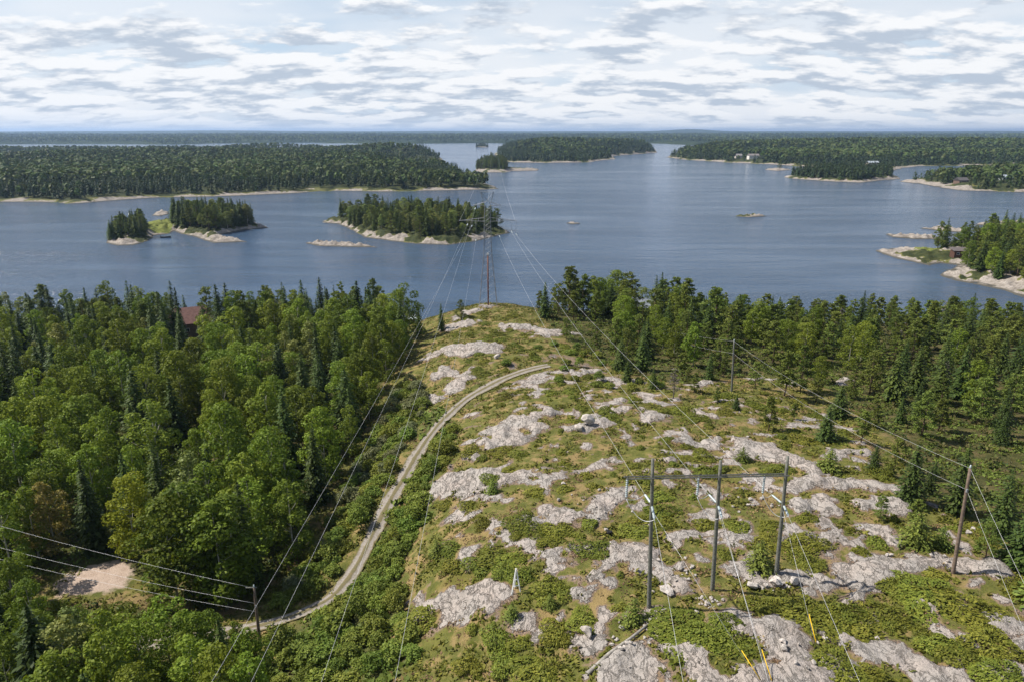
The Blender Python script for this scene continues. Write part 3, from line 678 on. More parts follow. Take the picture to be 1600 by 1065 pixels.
for i, (h, r) in enumerate([(13, 2.2), (12, 1.8), (14, 2.5), (11, 2.1), (12, 1.6), (9, 2.2)]):
    tree_proto(f's{i}', spruce_crown(160 + i, h, r, .04, 34, 12, 7, .34), M['spruce'], trunk_mb(h, .15, (), 30 + i, .004, .95), M['bark'], h); SPR.append(f's{i}')
for i, (h, r) in enumerate([(13, 2.0), (11, 1.7), (14, 2.2), (10, 1.9)]):
    tree_proto(f'f{i}', spruce_crown(180 + i, h, r, .03, 32, 11, 7, .36, .3), M['fir'], trunk_mb(h, .13, (), 40 + i, .004, .95), M['bark'], h); FIR.append(f'f{i}')
for i, (h, r) in enumerate([(11, 2.2), (12, 2.5), (10, 2.1), (12, 2.0), (11, 2.6), (9, 1.9)]):
    c, cen = pine_crown(200 + i, h, r, .10 + .07 * (i % 3), 34, 100, .19)
    tree_proto(f'p{i}', c, M['pine'], trunk_mb(h, .14, cen, 50 + i, .03, .95, 14), M['bark_red'], h); PIN.append(f'p{i}')
for i, (h, r) in enumerate([(9, 1.3), (8, 1.6), (10, 1.2)]):     # dead: bare branching with sparse grey twigs
    c, cen = pine_crown(230 + i, h, r, .25, 22, 12, .22)
    tree_proto(f'd{i}', c, M['grey_twig'], trunk_mb(h, .12, cen, 60 + i, .03, .98, 22), M['bark'], h); DEAD.append(f'd{i}')
WPN = []
for k_ in PIN: PROTO['w' + k_[1:]] = PROTO[k_]; WPN.append('w' + k_[1:])
BUSH = [big_mesh('alder_bush', *bush_crown(300 + i, hh, rr, 12, 120, .125), [M['bush']]) for i, (hh, rr) in enumerate([(1.7, 1.3), (2.1, 1.5), (1.3, 1.2), (2.6, 1.6), (1.6, 1.7)])]
JUN = [big_mesh('juniper', *juniper_mat(330 + i, rr, hh, nn, .13), [M['juniper']]) for i, (rr, hh, nn) in enumerate([(1.0, .55, 520), (1.4, .6, 850), (1.8, .65, 1300), (1.2, .5, 650), (2.2, .7, 1800), (.7, .45, 300)])]
SAP = [big_mesh('sapling', *spruce_crown(350 + i, 2.4, .95, .02, 18, 12, 7, .125), [M['pine']]) for i in range(3)]

def spread_points(poly, spacing, seed, n_try=9000, keep=None):
    rng = np.random.default_rng(seed); xs = [p[0] for p in poly]; ys = [p[1] for p in poly]
    c = np.c_[rng.uniform(min(xs), max(xs), n_try), rng.uniform(min(ys), max(ys), n_try)]
    c = c[poly_sd(c[:, 0], c[:, 1], poly) > 0]
    if keep is not None: c = c[keep(c[:, 0], c[:, 1])]
    out = []; grid = {}
    for x, y in c:
        s = spacing(x, y) if callable(spacing) else spacing
        gx, gy = int(x // 6), int(y // 6); ok = True
        for i in (-1, 0, 1):
            for j in (-1, 0, 1):
                for qx, qy, qs in grid.get((gx + i, gy + j), ()):
                    if (qx - x) ** 2 + (qy - y) ** 2 < (.5 * (s + qs)) ** 2: ok = False; break
        if ok: grid.setdefault((gx, gy), []).append((x, y, s)); out.append((x, y))
    return out
COUNT = {}
KNAME = {'a': ('aspen_tree', 'aspen'), 'b': ('birch_tree', 'birch'), 's': ('spruce_tree', 'spruce'), 'f': ('fir_tree', 'fir'), 'p': ('pine_tree', 'pine'), 'd': ('dead_tree', 'dead tree'), 'w': ('tall_pine_tree', 'tall pine')}
def tree(key, x, y, z, height, label, group=None, wide=1.0, mat=None, lean=0.0, rz=None):
    crown, trunk, h = PROTO[key]; nm, _ = KNAME[key[0]]
    COUNT[nm] = COUNT.get(nm, 0) + 1
    e = empty(nm, (x, y, z), random.uniform(0, 6.283) if rz is None else rz); s = height / h; e.scale = (s * wide, s * wide, s)
    if lean: e.rotation_euler[1] = lean
    if group: defer(e, label[0], label[1], 'tree', group, height)
    else: tag(e, label, 'tree')
    obj('trunk', trunk, e); c = obj('crown', crown, e)
    if mat is not None: c.material_slots[0].link = 'OBJECT'; c.material_slots[0].material = mat
    return e
def visible(x, y, z, m=60):
    if y < 5: return False
    a, b = proj((x, y, z)); return -m < a < 1600 + m and b < 1065 + m

# ------------------------------------------------------------------ near forests
rr = random.Random(77)
SPEC = {'a': 'leafy green aspen', 'b': 'pale green birch', 's': 'dark pointed spruce', 'f': 'slender green fir', 'p': 'bushy olive pine', 'd': 'bare grey dead tree', 'w': 'tall layered pine'}
LM = [(on_ground0(300, 520), 'by the red-roofed cottage'), (on_ground0(630, 530), 'by the pale boathouse'), (on_ground0(146, 858), 'by the half-hidden utility pole'), (on_ground0(214, 872), 'by the yellow-green aspen'),
      (on_ground0(420, 925), 'at the shaded track bend corner'), (on_ground0(520, 790), 'along the shaded forest edge'), (on_ground0(590, 640), 'at the forest edge below the ridge'), ((-75, 110), 'in the middle of the left forest'),
      ((-110, 115), 'at the left side of the forest'), ((-60, 150), 'in the back of the left forest'), ((-105, 155), 'in the back left of the forest'), ((-75, 185), 'on the lake edge left of the cottage' if False else 'on the left lake edge'), ((-45, 120), 'in the forest left of the wires'),
      (on_ground0(1004, 500), 'by the slate-roofed cottage'), (on_ground0(1145, 590), 'behind the thin grey utility pole'), (on_ground0(1500, 800), 'behind the brown utility pole'), (on_ground0(870, 500), 'right of the lattice tower'), (on_ground0(1330, 640), 'at the open edge of the right forest'),
      ((75, 145), 'in the middle of the right forest'), ((115, 150), 'at the back right of the forest'), ((70, 187), 'on the right lake edge'), ((130, 185), 'on the lake edge at far right'), ((85, 105), 'deep in the right forest'), ((120, 110), 'at the right photo edge')]
def zone(x, y, z):
    if poly_sd(np.array([x]), np.array([y]), LF2)[0] > -1: return 'in the stand before the gravel clearing'
    return min(LM, key=lambda m_: (m_[0][0] - x) ** 2 + (m_[0][1] - y) ** 2)[1]
KEEPOUT = []           # (x, y, r) where no tree may root
H1 = P(300, 502, 5.0); H2 = P(1004, 486, 8.0); H3 = P(640, 519, 3.6)
KEEPOUT += [(H1[0], H1[1], 7.0), (H2[0], H2[1], 5.5), (H3[0], H3[1], 4.0)]
for q, r_ in ((H1, 3.3), (H2, 2.4), (H3, 1.6)):       # the gaps in the trees before each roof
    for k in (1, 2, 3, 4, 5): KEEPOUT.append((q[0] * (1 - .03 * k), q[1] * (1 - .03 * k), r_))
def free(x, y): return all((x - a) ** 2 + (y - b) ** 2 > r * r for a, b, r in KEEPOUT) and float(poly_sd(np.array([x]), np.array([y]), PAD)[0]) < -2.0 and np.hypot(ROAD[:, 0] - x, ROAD[:, 1] - y).min() > 3.2
LPT = [p for p in spread_points(LF, lambda x, y: 3.05 + 1.5 * fbm(np.array([x * .1]), np.array([y * .1]), 3, 2)[0], 21) if free(*p)]
for x, y in LPT:
    z = float(hz(x, y)[0]); u = rr.random(); f = float(fbm(np.array([x * .06]), np.array([y * .06]), 88, 2)[0])
    if not visible(x, y, z + 12): continue
    if y > 160: key = rr.choice(SPR) if u < .28 else rr.choice(FIR) if u < .36 else rr.choice(PIN) if u < .60 else rr.choice(BIR) if u < .72 else rr.choice(ASP)
    elif y > 120: key = rr.choice(SPR) if u < .20 + .16 * (f > .52) else rr.choice(FIR) if u < .33 + .2 * (f > .52) else rr.choice(BIR) if u < .45 else rr.choice(ASP)
    else: key = rr.choice(SPR) if u < .14 + .12 * (f > .52) else rr.choice(FIR) if u < .27 + .15 * (f > .52) else rr.choice(BIR) if u < .28 else rr.choice(ASP)
    hgt = {'a': rr.uniform(7.5, 14.5), 'b': rr.uniform(7, 12), 's': rr.uniform(8, 15), 'f': rr.uniform(7, 14), 'p': rr.uniform(10, 14)}[key[0]]
    if key[0] == 'a' and y < 84: hgt *= 1.08
    if y > 165: hgt *= 1.04
    if np.hypot(ROAD[:, 0] - x, ROAD[:, 1] - y).min() < 9: hgt *= .85
    zn = zone(x, y, z); tree(key, x, y, z - .1, hgt, (SPEC[key[0]], zn), f'{KNAME[key[0]][1]} trees {zn}', rr.uniform(.9, 1.18))
for x, y in spread_points(LF2, 2.7, 22):
    z = float(hz(x, y)[0])
    if not free(x, y) or not visible(x, y, z + 9, 30): continue
    px_, py_ = proj((x, y, z))
    u = rr.random(); key = rr.choice(ASP) if u < .58 else rr.choice(SPR) if u < .74 else rr.choice(FIR) if u < .84 else rr.choice(BIR)
    hgt = rr.uniform(7.5, 11.5)
    lim = np.interp(px_, [-100, 0, 60, 85, 205, 225, 300, 345], [825, 840, 855, 925, 930, 890, 925, 955])
    while hgt > 1.5 and proj((x, y, z + hgt))[1] < lim + rr.uniform(0, 25): hgt *= .93
    if hgt < 2.2: continue
    zn = zone(x, y, z); tree(key, x, y, z - .1, hgt, (SPEC[key[0]], zn), f'{KNAME[key[0]][1]} trees {zn}', rr.uniform(.9, 1.15))
RPT = [p for p in spread_points(RF, lambda x, y: 3.2 + 1.5 * fbm(np.array([x * .1]), np.array([y * .1]), 4, 2)[0], 23, 14000) if free(*p) and not (float(poly_sd(np.array([p[0]]), np.array([p[1]]), RF)[0]) < 14 and float(fbm(np.array([p[0] * .13]), np.array([p[1] * .13]), 14, 2)[0]) < .52)]
for x, y in RPT:
    z = float(hz(x, y)[0]); u = rr.random()
    if not visible(x, y, z + 10): continue
    if x < 62 and y > 118: key = rr.choice(SPR) if u < .22 else rr.choice(FIR) if u < .36 else rr.choice(ASP) if u < .52 else rr.choice(PIN)
    elif y < 95: key = rr.choice(SPR) if u < .30 else rr.choice(FIR) if u < .36 else rr.choice(PIN) if u < .96 else rr.choice(DEAD)
    else: key = rr.choice(SPR) if u < .13 else rr.choice(FIR) if u < .30 else rr.choice(ASP) if u < .36 else rr.choice(PIN) if u < .965 else rr.choice(DEAD)
    edge = float(poly_sd(np.array([x]), np.array([y]), RF)[0])
    hgt = {'a': rr.uniform(6, 9), 's': rr.uniform(5, 10), 'f': rr.uniform(5, 8.5), 'p': rr.uniform(5.2, 9.0), 'd': rr.uniform(5, 7.5)}[key[0]]
    if x < 45 and y > 140: hgt *= 1.35
    if edge < 5: hgt *= rr.uniform(.55, .9)
    if y < 95: hgt *= .85
    zn = zone(x, y, z); tree(key, x, y, z - .1, hgt, (SPEC[key[0]], zn), f'{KNAME[key[0]][1]} trees {zn}', rr.uniform(1.1, 1.5) if key[0] == 'p' else rr.uniform(1.05, 1.35))
# single trees that stand out
def lone(key, px, py, hgt, label, wide=1.0, mat=None, lean=0.0):
    p = G(px, py); return tree(key, p[0], p[1], p[2] - .08, hgt, label, None, wide, mat, lean)
lone('a2', 214, 872, 11.0, 'yellow-green aspen with bright crown beside the gravel clearing', 1.05, M['lime'])
lone('a3', 88, 866, 9.5, 'rust and yellow tinged half-bare tree behind the clearing', .95, M['rust'])
lone('a0', 305, 925, 13.5, 'big dark green aspen, largest crown at the forest corner by the track', 1.25)
lone('a5', 372, 935, 12.5, 'tall aspen at the forest corner nearest the utility pole', 1.15)
lone('d1', 1052, 622, 5.0, 'bare brownish-grey dead bush-like tree on the rock', 1.2)
lone('s5', 1290, 688, 4.6, 'squat dark spruce alone on the open rock before the pines', 1.25)
lone('p2', 1200, 672, 5.0, 'small round pine alone on the open rock', 1.2)
lone('p5', 1225, 618, 7.5, 'open-grown pine casting a dark shadow pool on the rock', 1.3)
lone('p0', 1250, 612, 8.0, 'twin-crowned pine leaning over the bare ground', 1.2)
lone('p4', 720, 500, 5.0, 'lone windswept pine left of the lattice tower', 1.2)
lone('s1', 690, 516, 6.5, 'small dark spruce just below the lone windswept pine', 1.0)
lone('f1', 655, 522, 8.0, 'thin-topped fir at the lake gap left of the ridge', .9)
lone('s3', 1420, 785, 6.5, 'low dense spruce at the forest corner near the right utility pole', 1.25)
lone('s0', 1495, 800, 7.5, 'broad spruce directly above the right utility pole base', 1.2)
lone('s2', 1560, 838, 7.0, 'dark spruce between the right utility pole and the photo edge', 1.25)
lone('s5', 1590, 885, 5.5, 'spreading spruce at the right photo edge under the wires', 1.4)
for k_, (px_, py_, hg_, ky_) in enumerate([(1085, 612, 3.2, 'p0'), (1120, 628, 2.6, 'p3'), (1180, 606, 4.6, 'p4'), (1275, 628, 4.2, 'p1'), (1310, 652, 5.0, 's5'), (1345, 690, 4.4, 'p2'), (1365, 735, 3.2, 's3'), (1240, 655, 2.6, 'p5'), (1330, 622, 5.5, 'p3'), (1395, 745, 4.8, 'p0'), (1150, 640, 2.2, 's5'), (1020, 606, 3.4, 'f1'), (980, 596, 3.8, 'f3'), (1375, 812, 2.8, 'p1'), (1540, 870, 3.6, 'p4'), (1430, 822, 3.0, 'p5')]):
    p = G(px_, py_); tree(ky_, p[0], p[1], p[2] - .08, hg_, ('small scattered ' + KNAME[ky_[0]][1], 'on the open rock before the right forest'), 'scattered small trees on the open rock', 1.35)
print('near trees', COUNT)

# ------------------------------------------------------------------ island and headland trees
def wood(land, poly, spacing, seed, mix, hr, where, grp, cull=None, inset=3.0, maxn=400):
    n = 0
    for x, y in spread_points(poly, spacing, seed, 6000):
        Hx, dx = land.height(np.array([x]), np.array([y]))
        if dx[0] < inset or n >= maxn: continue
        if not visible(x, y, Hx[0] + 10, 20): continue
        if cull and cull(x, y): continue
        u = rr.random(); a = 0
        for kk, pw in mix:
            a += pw
            if u <= a: break
        key = rr.choice({'s': SPR, 'f': FIR, 'p': PIN, 'a': ASP, 'b': BIR, 'w': WPN}[kk]); n += 1
        tree(key, x, y, float(Hx[0]) - .2, rr.uniform(*hr) * (.85 if kk in 'ab' else 1), (SPEC[kk], where), f'{KNAME[kk][1]} trees {where}', rr.uniform(1.15, 1.6))
    return n
n1 = wood(I2, W0([(528, 347), (545, 353), (575, 366), (620, 374), (690, 378), (740, 371), (780, 361), (772, 352), (730, 343), (650, 341), (570, 341), (540, 344)]), 4.4, 61,
          [('f', .26), ('s', .18), ('b', .28), ('w', .28)], (8, 13), 'on the wooded island', '', inset=3.0)
n2 = wood(I1, W0([(170, 378), (200, 378), (228, 373), (228, 362), (222, 353), (195, 362), (172, 372)]), 3.6, 62, [('w', .5), ('f', .3), ('s', .2)], (7, 12), 'on the split island tuft', '', inset=1.5)
n3 = wood(I1, W0([(272, 357), (290, 361), (330, 366), (360, 362), (395, 355), (400, 350), (360, 345), (300, 344), (270, 348)]), 3.9, 63, [('f', .40), ('s', .2), ('w', .25), ('b', .15)], (10, 15), 'on the larger split island half', '', inset=1.5)
n4 = wood(HL, W0([(1462, 398), (1480, 392), (1520, 384), (1600, 372), (1680, 370), (1700, 470), (1640, 462), (1590, 447), (1545, 440), (1508, 428), (1505, 417), (1520, 408), (1495, 396)]), 4.8, 64,
          [('s', .30), ('a', .30), ('w', .25), ('f', .15)], (9, 14), 'on the boathouse headland', '', inset=4.0)
n5 = wood(IC, W0([(744, 267), (792, 268), (790, 261), (746, 262)]), 5.5, 65, [('w', .4), ('f', .6)], (11, 16), 'on the tufted far islet', '', inset=3)
q = P(1474, 396, 0); Hq = HL.height(np.array([q[0]]), np.array([q[1]]))[0][0]
tree('s0', q[0], q[1], Hq - .2, 15, 'tallest spruce, at the tip of the headland beside the boathouse', None, 1.1)
q = P(1218, 265.8, 0); tree('p1', q[0], q[1], .6, 15, 'lone dark pine on a tiny rock islet before the far cottages', None, 1.3)
print('all trees', COUNT, n1, n2, n3, n4, n5)

# ------------------------------------------------------------------ far forests (masses of trees, one mesh each)
def far_template(kind, n, seed):
    rng = np.random.default_rng(seed)
    if kind == 0:       # conifer, unit height, radius .16
        t = rng.uniform(.02, 1, n) ** .9; a = rng.uniform(0, 6.283, n); q = .155 * (1 - t) ** .8 * rng.uniform(.5, 1.15, n) + .006
        c = np.c_[q * np.cos(a), q * np.sin(a), t]; nn = np.c_[np.cos(a) * .8, np.sin(a) * .8, np.full(n, .65)] + rng.normal(size=(n, 3)) * .25
        s = (.125 * (1 - t) + .03) * math.sqrt(26 / n) * rng.uniform(.8, 1.3, n); return cards(c, nn, s, .6, np.c_[np.cos(a) * .3, np.sin(a) * .3, -np.ones(n)], rng)
    d = sphere_dirs(n, rng, .45); c = d * np.array([.21, .21, .34]) * rng.uniform(.75, 1.1, n)[:, None] + np.array([0, 0, .64])
    return cards(c, d + rng.normal(size=(n, 3)) * .35, .125 * math.sqrt(26 / n) * rng.uniform(.8, 1.3, n), .8, rng=rng)
def far_wood(name, label, pts, hts, kinds, tints, n, seed):
    rng = np.random.default_rng(seed); Vs, Fs, Ts = [], [], []; o = 0
    pts = np.asarray(pts); var = rng.integers(0, 4, len(pts))
    for kd in (0, 1):
        for v in range(4):
            m = (kinds == kd) & (var == v)
            if not m.any(): continue
            tv, tf = far_template(kd, n, seed * 31 + v + 10 * kd); a = rng.uniform(0, 6.283, m.sum()); ca, sa = np.cos(a)[:, None], np.sin(a)[:, None]
            h = hts[m][:, None]; wd = h * rng.uniform(.85, 1.25, m.sum())[:, None]
            x = (tv[:, 0] * ca - tv[:, 1] * sa) * wd + pts[m][:, 0:1]; y = (tv[:, 0] * sa + tv[:, 1] * ca) * wd + pts[m][:, 1:2]; z = tv[:, 2] * h + pts[m][:, 2:3]
            V = np.stack([x, y, z], -1).reshape(-1, 3); k = m.sum()
            Fs.append((np.arange(k)[:, None, None] * len(tv) + tf[None]).reshape(-1, 4) + o); Vs.append(V); o += len(V)
            Ts.append(np.repeat(tints[m], len(tv), 0))
    me = big_mesh(name, np.concatenate(Vs), np.concatenate(Fs), [M['far']], False, {'tint': np.concatenate(Ts)})
    return tag(obj(name, me), label, 'forest', None, 'stuff')
CON, DEC = np.array([.046, .070, .026]), np.array([.095, .128, .038])
HOUSE_PX = [(1176, 253.5, 17), (1153, 252.6, 12), (1362, 263.0, 13), (1500, 292, 10), (1568, 290, 10), (1592, 288, 11), (1558, 280, 9)]
HOUSE_XY = []
for a_, b_, r_ in HOUSE_PX:
    q = P(a_, b_, 0); HOUSE_XY += [(q[0] * k_, q[1] * k_, r_) for k_ in (1, .985, .97)]
def far_scatter(land, poly, n_try, dens, seed, dec=.45, hr=(8, 12.5), inset=9):
    rng = np.random.default_rng(seed); xs = [p[0] for p in poly]; ys = [p[1] for p in poly]
    x = rng.uniform(min(xs), max(xs), n_try); y = rng.uniform(min(ys), max(ys), n_try)
    k = (np.abs(x) < y * .80 + 40) & (rng.uniform(0, 1, n_try) < dens(x, y)); x, y = x[k], y[k]
    Hx, d = land.height(x, y); k = d > inset
    for a_, b_, r_ in HOUSE_XY: k &= np.hypot(x - a_, y - b_) > r_
    x, y, Hx, d = x[k], y[k], Hx[k], d[k]
    f = fbm(x / 90, y / 90, seed, 3); kinds = (f + rng.normal(size=len(x)) * .10 + np.clip((d - 60) / 400, -.12, .08) > 1 - dec - .02).astype(int)
    base = np.where(kinds[:, None] == 1, DEC, CON) * rng.uniform(.75, 1.25, len(x))[:, None] * (1 + rng.normal(size=(len(x), 3)) * .06)
    return np.c_[x, y, Hx - .3], rng.uniform(*hr, len(x)) * (.85 + .3 * f), kinds, base, d
bbox = lambda poly: (max(p[0] for p in poly) - min(p[0] for p in poly)) * (max(p[1] for p in poly) - min(p[1] for p in poly))
def mass(land, name, label, spacing0, ref, seed, n_near, n_far, near_d, **kw):
    A_ = bbox(land.poly); n_try = int(A_ / spacing0 ** 2)
    p, h, kd, ti, d = far_scatter(land, land.poly, n_try, lambda x, y: np.clip(ref / y, .12, 1) ** 1.7, seed, **kw)
    grow = np.clip(p[:, 1] / ref, 1, 2.2) ** .12
    nr = (d < near_d) & (p[:, 1] < ref * 2.2)
    print(name, len(p), nr.sum())
    if nr.any(): far_wood(name, label[0], p[nr], h[nr], kd[nr], ti[nr], n_near, seed)
    if (~nr).any(): far_wood(name, label[1], p[~nr], h[~nr] * grow[~nr], kd[~nr], ti[~nr], n_far, seed + 1)
mass(FA, 'forest', ('front ranks of mixed forest along the far left shoreline', 'deep mixed forest spreading over the far left mainland'), 4.4, 620, 71, 34, 13, 80)
mass(DL, 'forest', ('front ranks of forest on the far central peninsula', 'inner forest of the far central peninsula'), 6.0, 1350, 73, 20, 14, 60, dec=.35, hr=(11, 17))
mass(EL, 'forest', ('front ranks of forest along the far right shoreline', 'deep forest over the far right mainland'), 6.8, 1200, 75, 20, 10, 60, dec=.42, hr=(10, 16))
mass(FL, 'forest', ('dark conifers covering the long low island at right', 'inner conifers of the long low island at right'), 4.5, 900, 77, 30, 20, 200, dec=.12, hr=(10, 15), inset=8)
mass(GL, 'forest', ('trees around the cottages on the far right headland', 'inner trees of the far right headland'), 6.5, 800, 79, 26, 16, 200, dec=.5, hr=(7, 13), inset=11)
mass(IS, 'forest', ('tuft of trees on a speck of island off the far left mainland', ''), 4.5, 1000, 81, 20, 20, 200, dec=.2, hr=(8, 12), inset=1)
mass(IT, 'forest', ('tuft of trees on the tiny island in the farthest channel', ''), 9, 2600, 83, 10, 10, 400, dec=.2, hr=(14, 18), inset=2)
rng = np.random.default_rng(91); nh = 42000
y = 2700 * (8200 / 2700) ** rng.uniform(0, 1, nh) ; x = rng.uniform(-.84, .84, nh) * y; z = hill_z(x, y); k = z > 2; x, y, z = x[k], y[k], z[k]
f = fbm(x / 400, y / 400, 92, 3); kd = (f + rng.normal(size=len(x)) * .1 > .56).astype(int)
ti = np.where(kd[:, None] == 1, DEC, CON) * rng.uniform(.7, 1.3, len(x))[:, None]
far_wood('forest', 'hazy forest on the hills towards the horizon', np.c_[x, y, z - 2], rng.uniform(13, 19, len(x)) * np.clip(y / 3500, 1, 1.5), kd, ti, 5, 93)
print('hill trees', len(x))

# ------------------------------------------------------------------ power line structures
def catenary(a, b, sag, n=26):
    a, b = np.asarray(a, float), np.asarray(b, float); t = np.linspace(0, 1, n)[:, None]
    p = a + (b - a) * t; p[:, 2] -= (4 * sag * t * (1 - t))[:, 0]; return p
def wire(a, b, sag, label, group, r=.0095, name='power_line_wire', mat='wire'):
    return tag(MB().tube(catenary(a, b, sag), r, 5).build(name, M[mat], None, True), label, 'wire', group)
def insulator(a, b, parent, discs=9, rad=.105):
    """string of glass discs from a to b"""
    m = MB(); a, b = Vector(a), Vector(b); L = (b - a).length; d = (b - a) / L
    pts = [a]; rs = [.02]
    for i in range(discs):
        t = .08 + .84 * (i + .5) / discs; e = .84 / discs
        for k, r in ((-.42, .035), (-.15, rad), (.12, rad * .92), (.30, .045)): pts.append(a + d * L * (t + e * k)); rs.append(r)
    pts.append(b); rs.append(.02)
    return m.tube(pts, rs, 8).build('insulator_string', M['glassy'], parent, True)
def wood_pole(base, top, r0, r1, mat, parent=None, name='pole'):
    base, top = Vector(base), Vector(top); pts = [base - Vector((0, 0, .6))] + [base.lerp(top, t) for t in (0, .3, .6, .85, 1)]
    return MB().tube(pts, [r0] + [r0 + (r1 - r0) * t for t in (0, .3, .6, .85, 1)], 10).build(name, M[mat], parent, True)

# lattice tower on the point
TB = G(763, 477); TY = TB[1]
tz = lambda py, px=763: at_depth(px, py, TY)
tower = tag(empty('lattice_tower', tuple(TB)), 'tall grey steel lattice tower with rusty central pipe on the point', 'tower')
def tb(name, mat='galv'): return name, mat
TOPZ, ARMZ, UPZ = tz(300)[2] - TB[2], tz(345)[2] - TB[2], tz(321)[2] - TB[2]
def half(z):          # half width of the body at height z above the base
    return float(np.interp(z, [0, ARMZ * .62, ARMZ, TOPZ], [2.2, .95, .75, .55]))
for sx, sy in ((-1, -1), (1, -1), (1, 1), (-1, 1)):
    zz = np.linspace(-1.2, UPZ, 9); MB().tube([(sx * half(max(z, 0)) * (1.0 if z > 0 else 1.06), sy * half(max(z, 0)), z) for z in zz], .05, 4).build('leg', M['galv'], tower)
levels = [0.3]
while levels[-1] < UPZ - .8: levels.append(levels[-1] + max(1.15, half(levels[-1]) * 1.25))
for a, b in zip(levels[:-1], levels[1:]):
    m = MB(); ha, hb = half(a), half(b)
    ca = [(-ha, -ha), (ha, -ha), (ha, ha), (-ha, ha)]; cb = [(-hb, -hb), (hb, -hb), (hb, hb), (-hb, hb)]
    for i in range(4):
        j = (i + 1) % 4
        m.bar((*ca[i], a), (*cb[j], b), .030); m.bar((*ca[j], a), (*cb[i], b), .030); m.bar((*ca[i], a), (*ca[j], a), .028)
    m.build('brace_panel', M['galv'], tower)
MB().tube([(0, 0, -.5), (0, 0, ARMZ * .60)], .17, 8).build('central_pipe', M['rust_steel'], tower, True)
MB().box((0, -.1, ARMZ * .60 + .25), (.5, .4, .5)).build('junction_box', M['white'], tower)
def crossarm(z, hw, rise, name='crossarm'):
    m = MB()
    for s in (-1, 1):
        for yy in (-.55, .55):
            m.bar((s * .6, yy, z + .75), (s * hw, 0, z), .045); m.bar((s * .6, yy, z - .15), (s * hw, 0, z), .045)
        for t in (.25, .5, .75):
            x = s * (.6 + (hw - .6) * t); m.bar((x, -.55 * (1 - t), z - .15 + .15 * t), (x, 0, z + .75 * (1 - t)), .05); m.bar((x, .55 * (1 - t), z - .15 + .15 * t), (x, 0, z + .75 * (1 - t)), .05)
    m.build(name, M['galv'], tower)
crossarm(ARMZ, 6.9, .7); crossarm(UPZ, 3.4, .7)
for s in (-1, 1): MB().bar((s * half(UPZ), 0, UPZ), (s * 1.6, 0, TOPZ), .09).bar((-s * half(UPZ), 0, UPZ + .4), (s * 1.6, 0, TOPZ), .07).build('earth_wire_peak', M['galv'], tower)
MB().bar((-1.6, 0, TOPZ), (1.6, 0, TOPZ), .07).build('top_bar', M['galv'], tower)

# three-pole wooden structure on the rock
PB = [G(1014, 948), G(1113, 921), G(1213, 895)]; PT = [at_depth(1020, 716, PB[0][1]), at_depth(1126, 719, PB[1][1]), at_depth(1231, 712, PB[2][1])]
hf = tag(empty('transmission_structure', tuple(PB[1])), 'three tall grey wooden poles joined by one long crossarm on the rock', 'power poles')
hfm = lambda p: Vector(p) - Vector(PB[1])
for b, t_ in zip(PB, PT): wood_pole(hfm(b), hfm(t_), .175, .115, 'pole', hf)
def on_pole(i, py):
    b, t_ = Vector(PB[i]), Vector(PT[i]); lo, hi = 0, 1
    for k in range(30):
        mid = (lo + hi) / 2
        if proj(b.lerp(t_, mid))[1] > py: lo = mid
        else: hi = mid
    return b.lerp(t_, lo)
A0, A2 = on_pole(0, 745), on_pole(2, 741); adir = (A2 - A0) / 2; fwd = Vector((adir.y, -adir.x, 0)).normalized()
arm_a, arm_b = A0 - adir * .37, A2 + adir * .03
for s in (1, -1):
    q = fwd * (.17 * s); m = MB(); m.bar(hfm(arm_a + q), hfm(arm_b + q), .10); m.build('crossarm', M['pole'], hf)
ATT = [on_pole(i, 787) for i in range(3)]
BACK_TO = [at_depth(780, 369, TY), at_depth(799, 362, TY), at_depth(806, 366, TY)]
BOT = [P(1070, 1065, 26.6), P(1205, 1065, 26.4), P(1350, 1065, 26.2)]
ORD = ['left', 'middle', 'right']
for i in range(3):
    a = ATT[i]; bdir = (Vector(BACK_TO[i]) - a).normalized(); q = Vector(BOT[i]); fdir = (q - a).normalized()
    bdir.z -= .10; bdir.normalize()
    ea, eb = a + bdir * 1.75, a + fdir * 1.75
    insulator(hfm(a + bdir * .2), hfm(ea), hf); insulator(hfm(a + fdir * .2), hfm(eb), hf)
    hang = arm_a + adir * (.03 + i * 1.0) + fwd * .0; hb_ = hang - Vector((0, 0, 1.7)); insulator(hfm(hang), hfm(hb_), hf)
    MB().tube([hfm(p) for p in catenary(ea, hb_, .25, 8)] , .022, 5).build('jumper_wire', M['wire'], hf, True)
    MB().tube([hfm(p) for p in catenary(hb_, eb, .75, 12)], .022, 5).build('jumper_wire', M['wire'], hf, True)
    wire(ea, BACK_TO[i], 1.6, f'{ORD[i]} conductor from the three-pole structure to the lattice tower', 'conductors from the poles to the tower')
    far = a + (q - a) * ((a.y + 30) / (a.y - q.y)); wire(eb, far, .7, f'conductor running down from the {ORD[i]} pole of the three towards the camera', 'conductors leaving the three poles towards the camera')
    insulator(Vector(BACK_TO[i]) - Vector(TB) + Vector((0, .3, .1)), Vector(BACK_TO[i]) - Vector(TB) + (a - Vector(BACK_TO[i])).normalized() * 1.9, tower, 8, .12)
# guys with yellow guards
for i, (gx_, gy_, wh) in enumerate([(1190, 1064, 'left of the two yellow-guarded guys at the bottom edge'), (1207, 1066, 'right of the two yellow-guarded guys at the bottom edge'), (1276, 1006, 'guy wire with yellow guard beside the big juniper mat')]):
    b = Vector(G(gx_, gy_)); a = ATT[i] + Vector((0, 0, -.4)); e = tag(empty('guy_wire', tuple(b)), wh if i == 2 else wh, 'guy wire', 'guys of the three-pole structure')
    MB().tube([Vector((0, 0, -.3)), a - b], .010, 4).build('cable', M['wire'], e, True); d = (a - b).normalized()
    MB().tube([d * .15, d * 2.1], [.036, .026], 6).build('yellow_guard', M['yellow'], e, True)
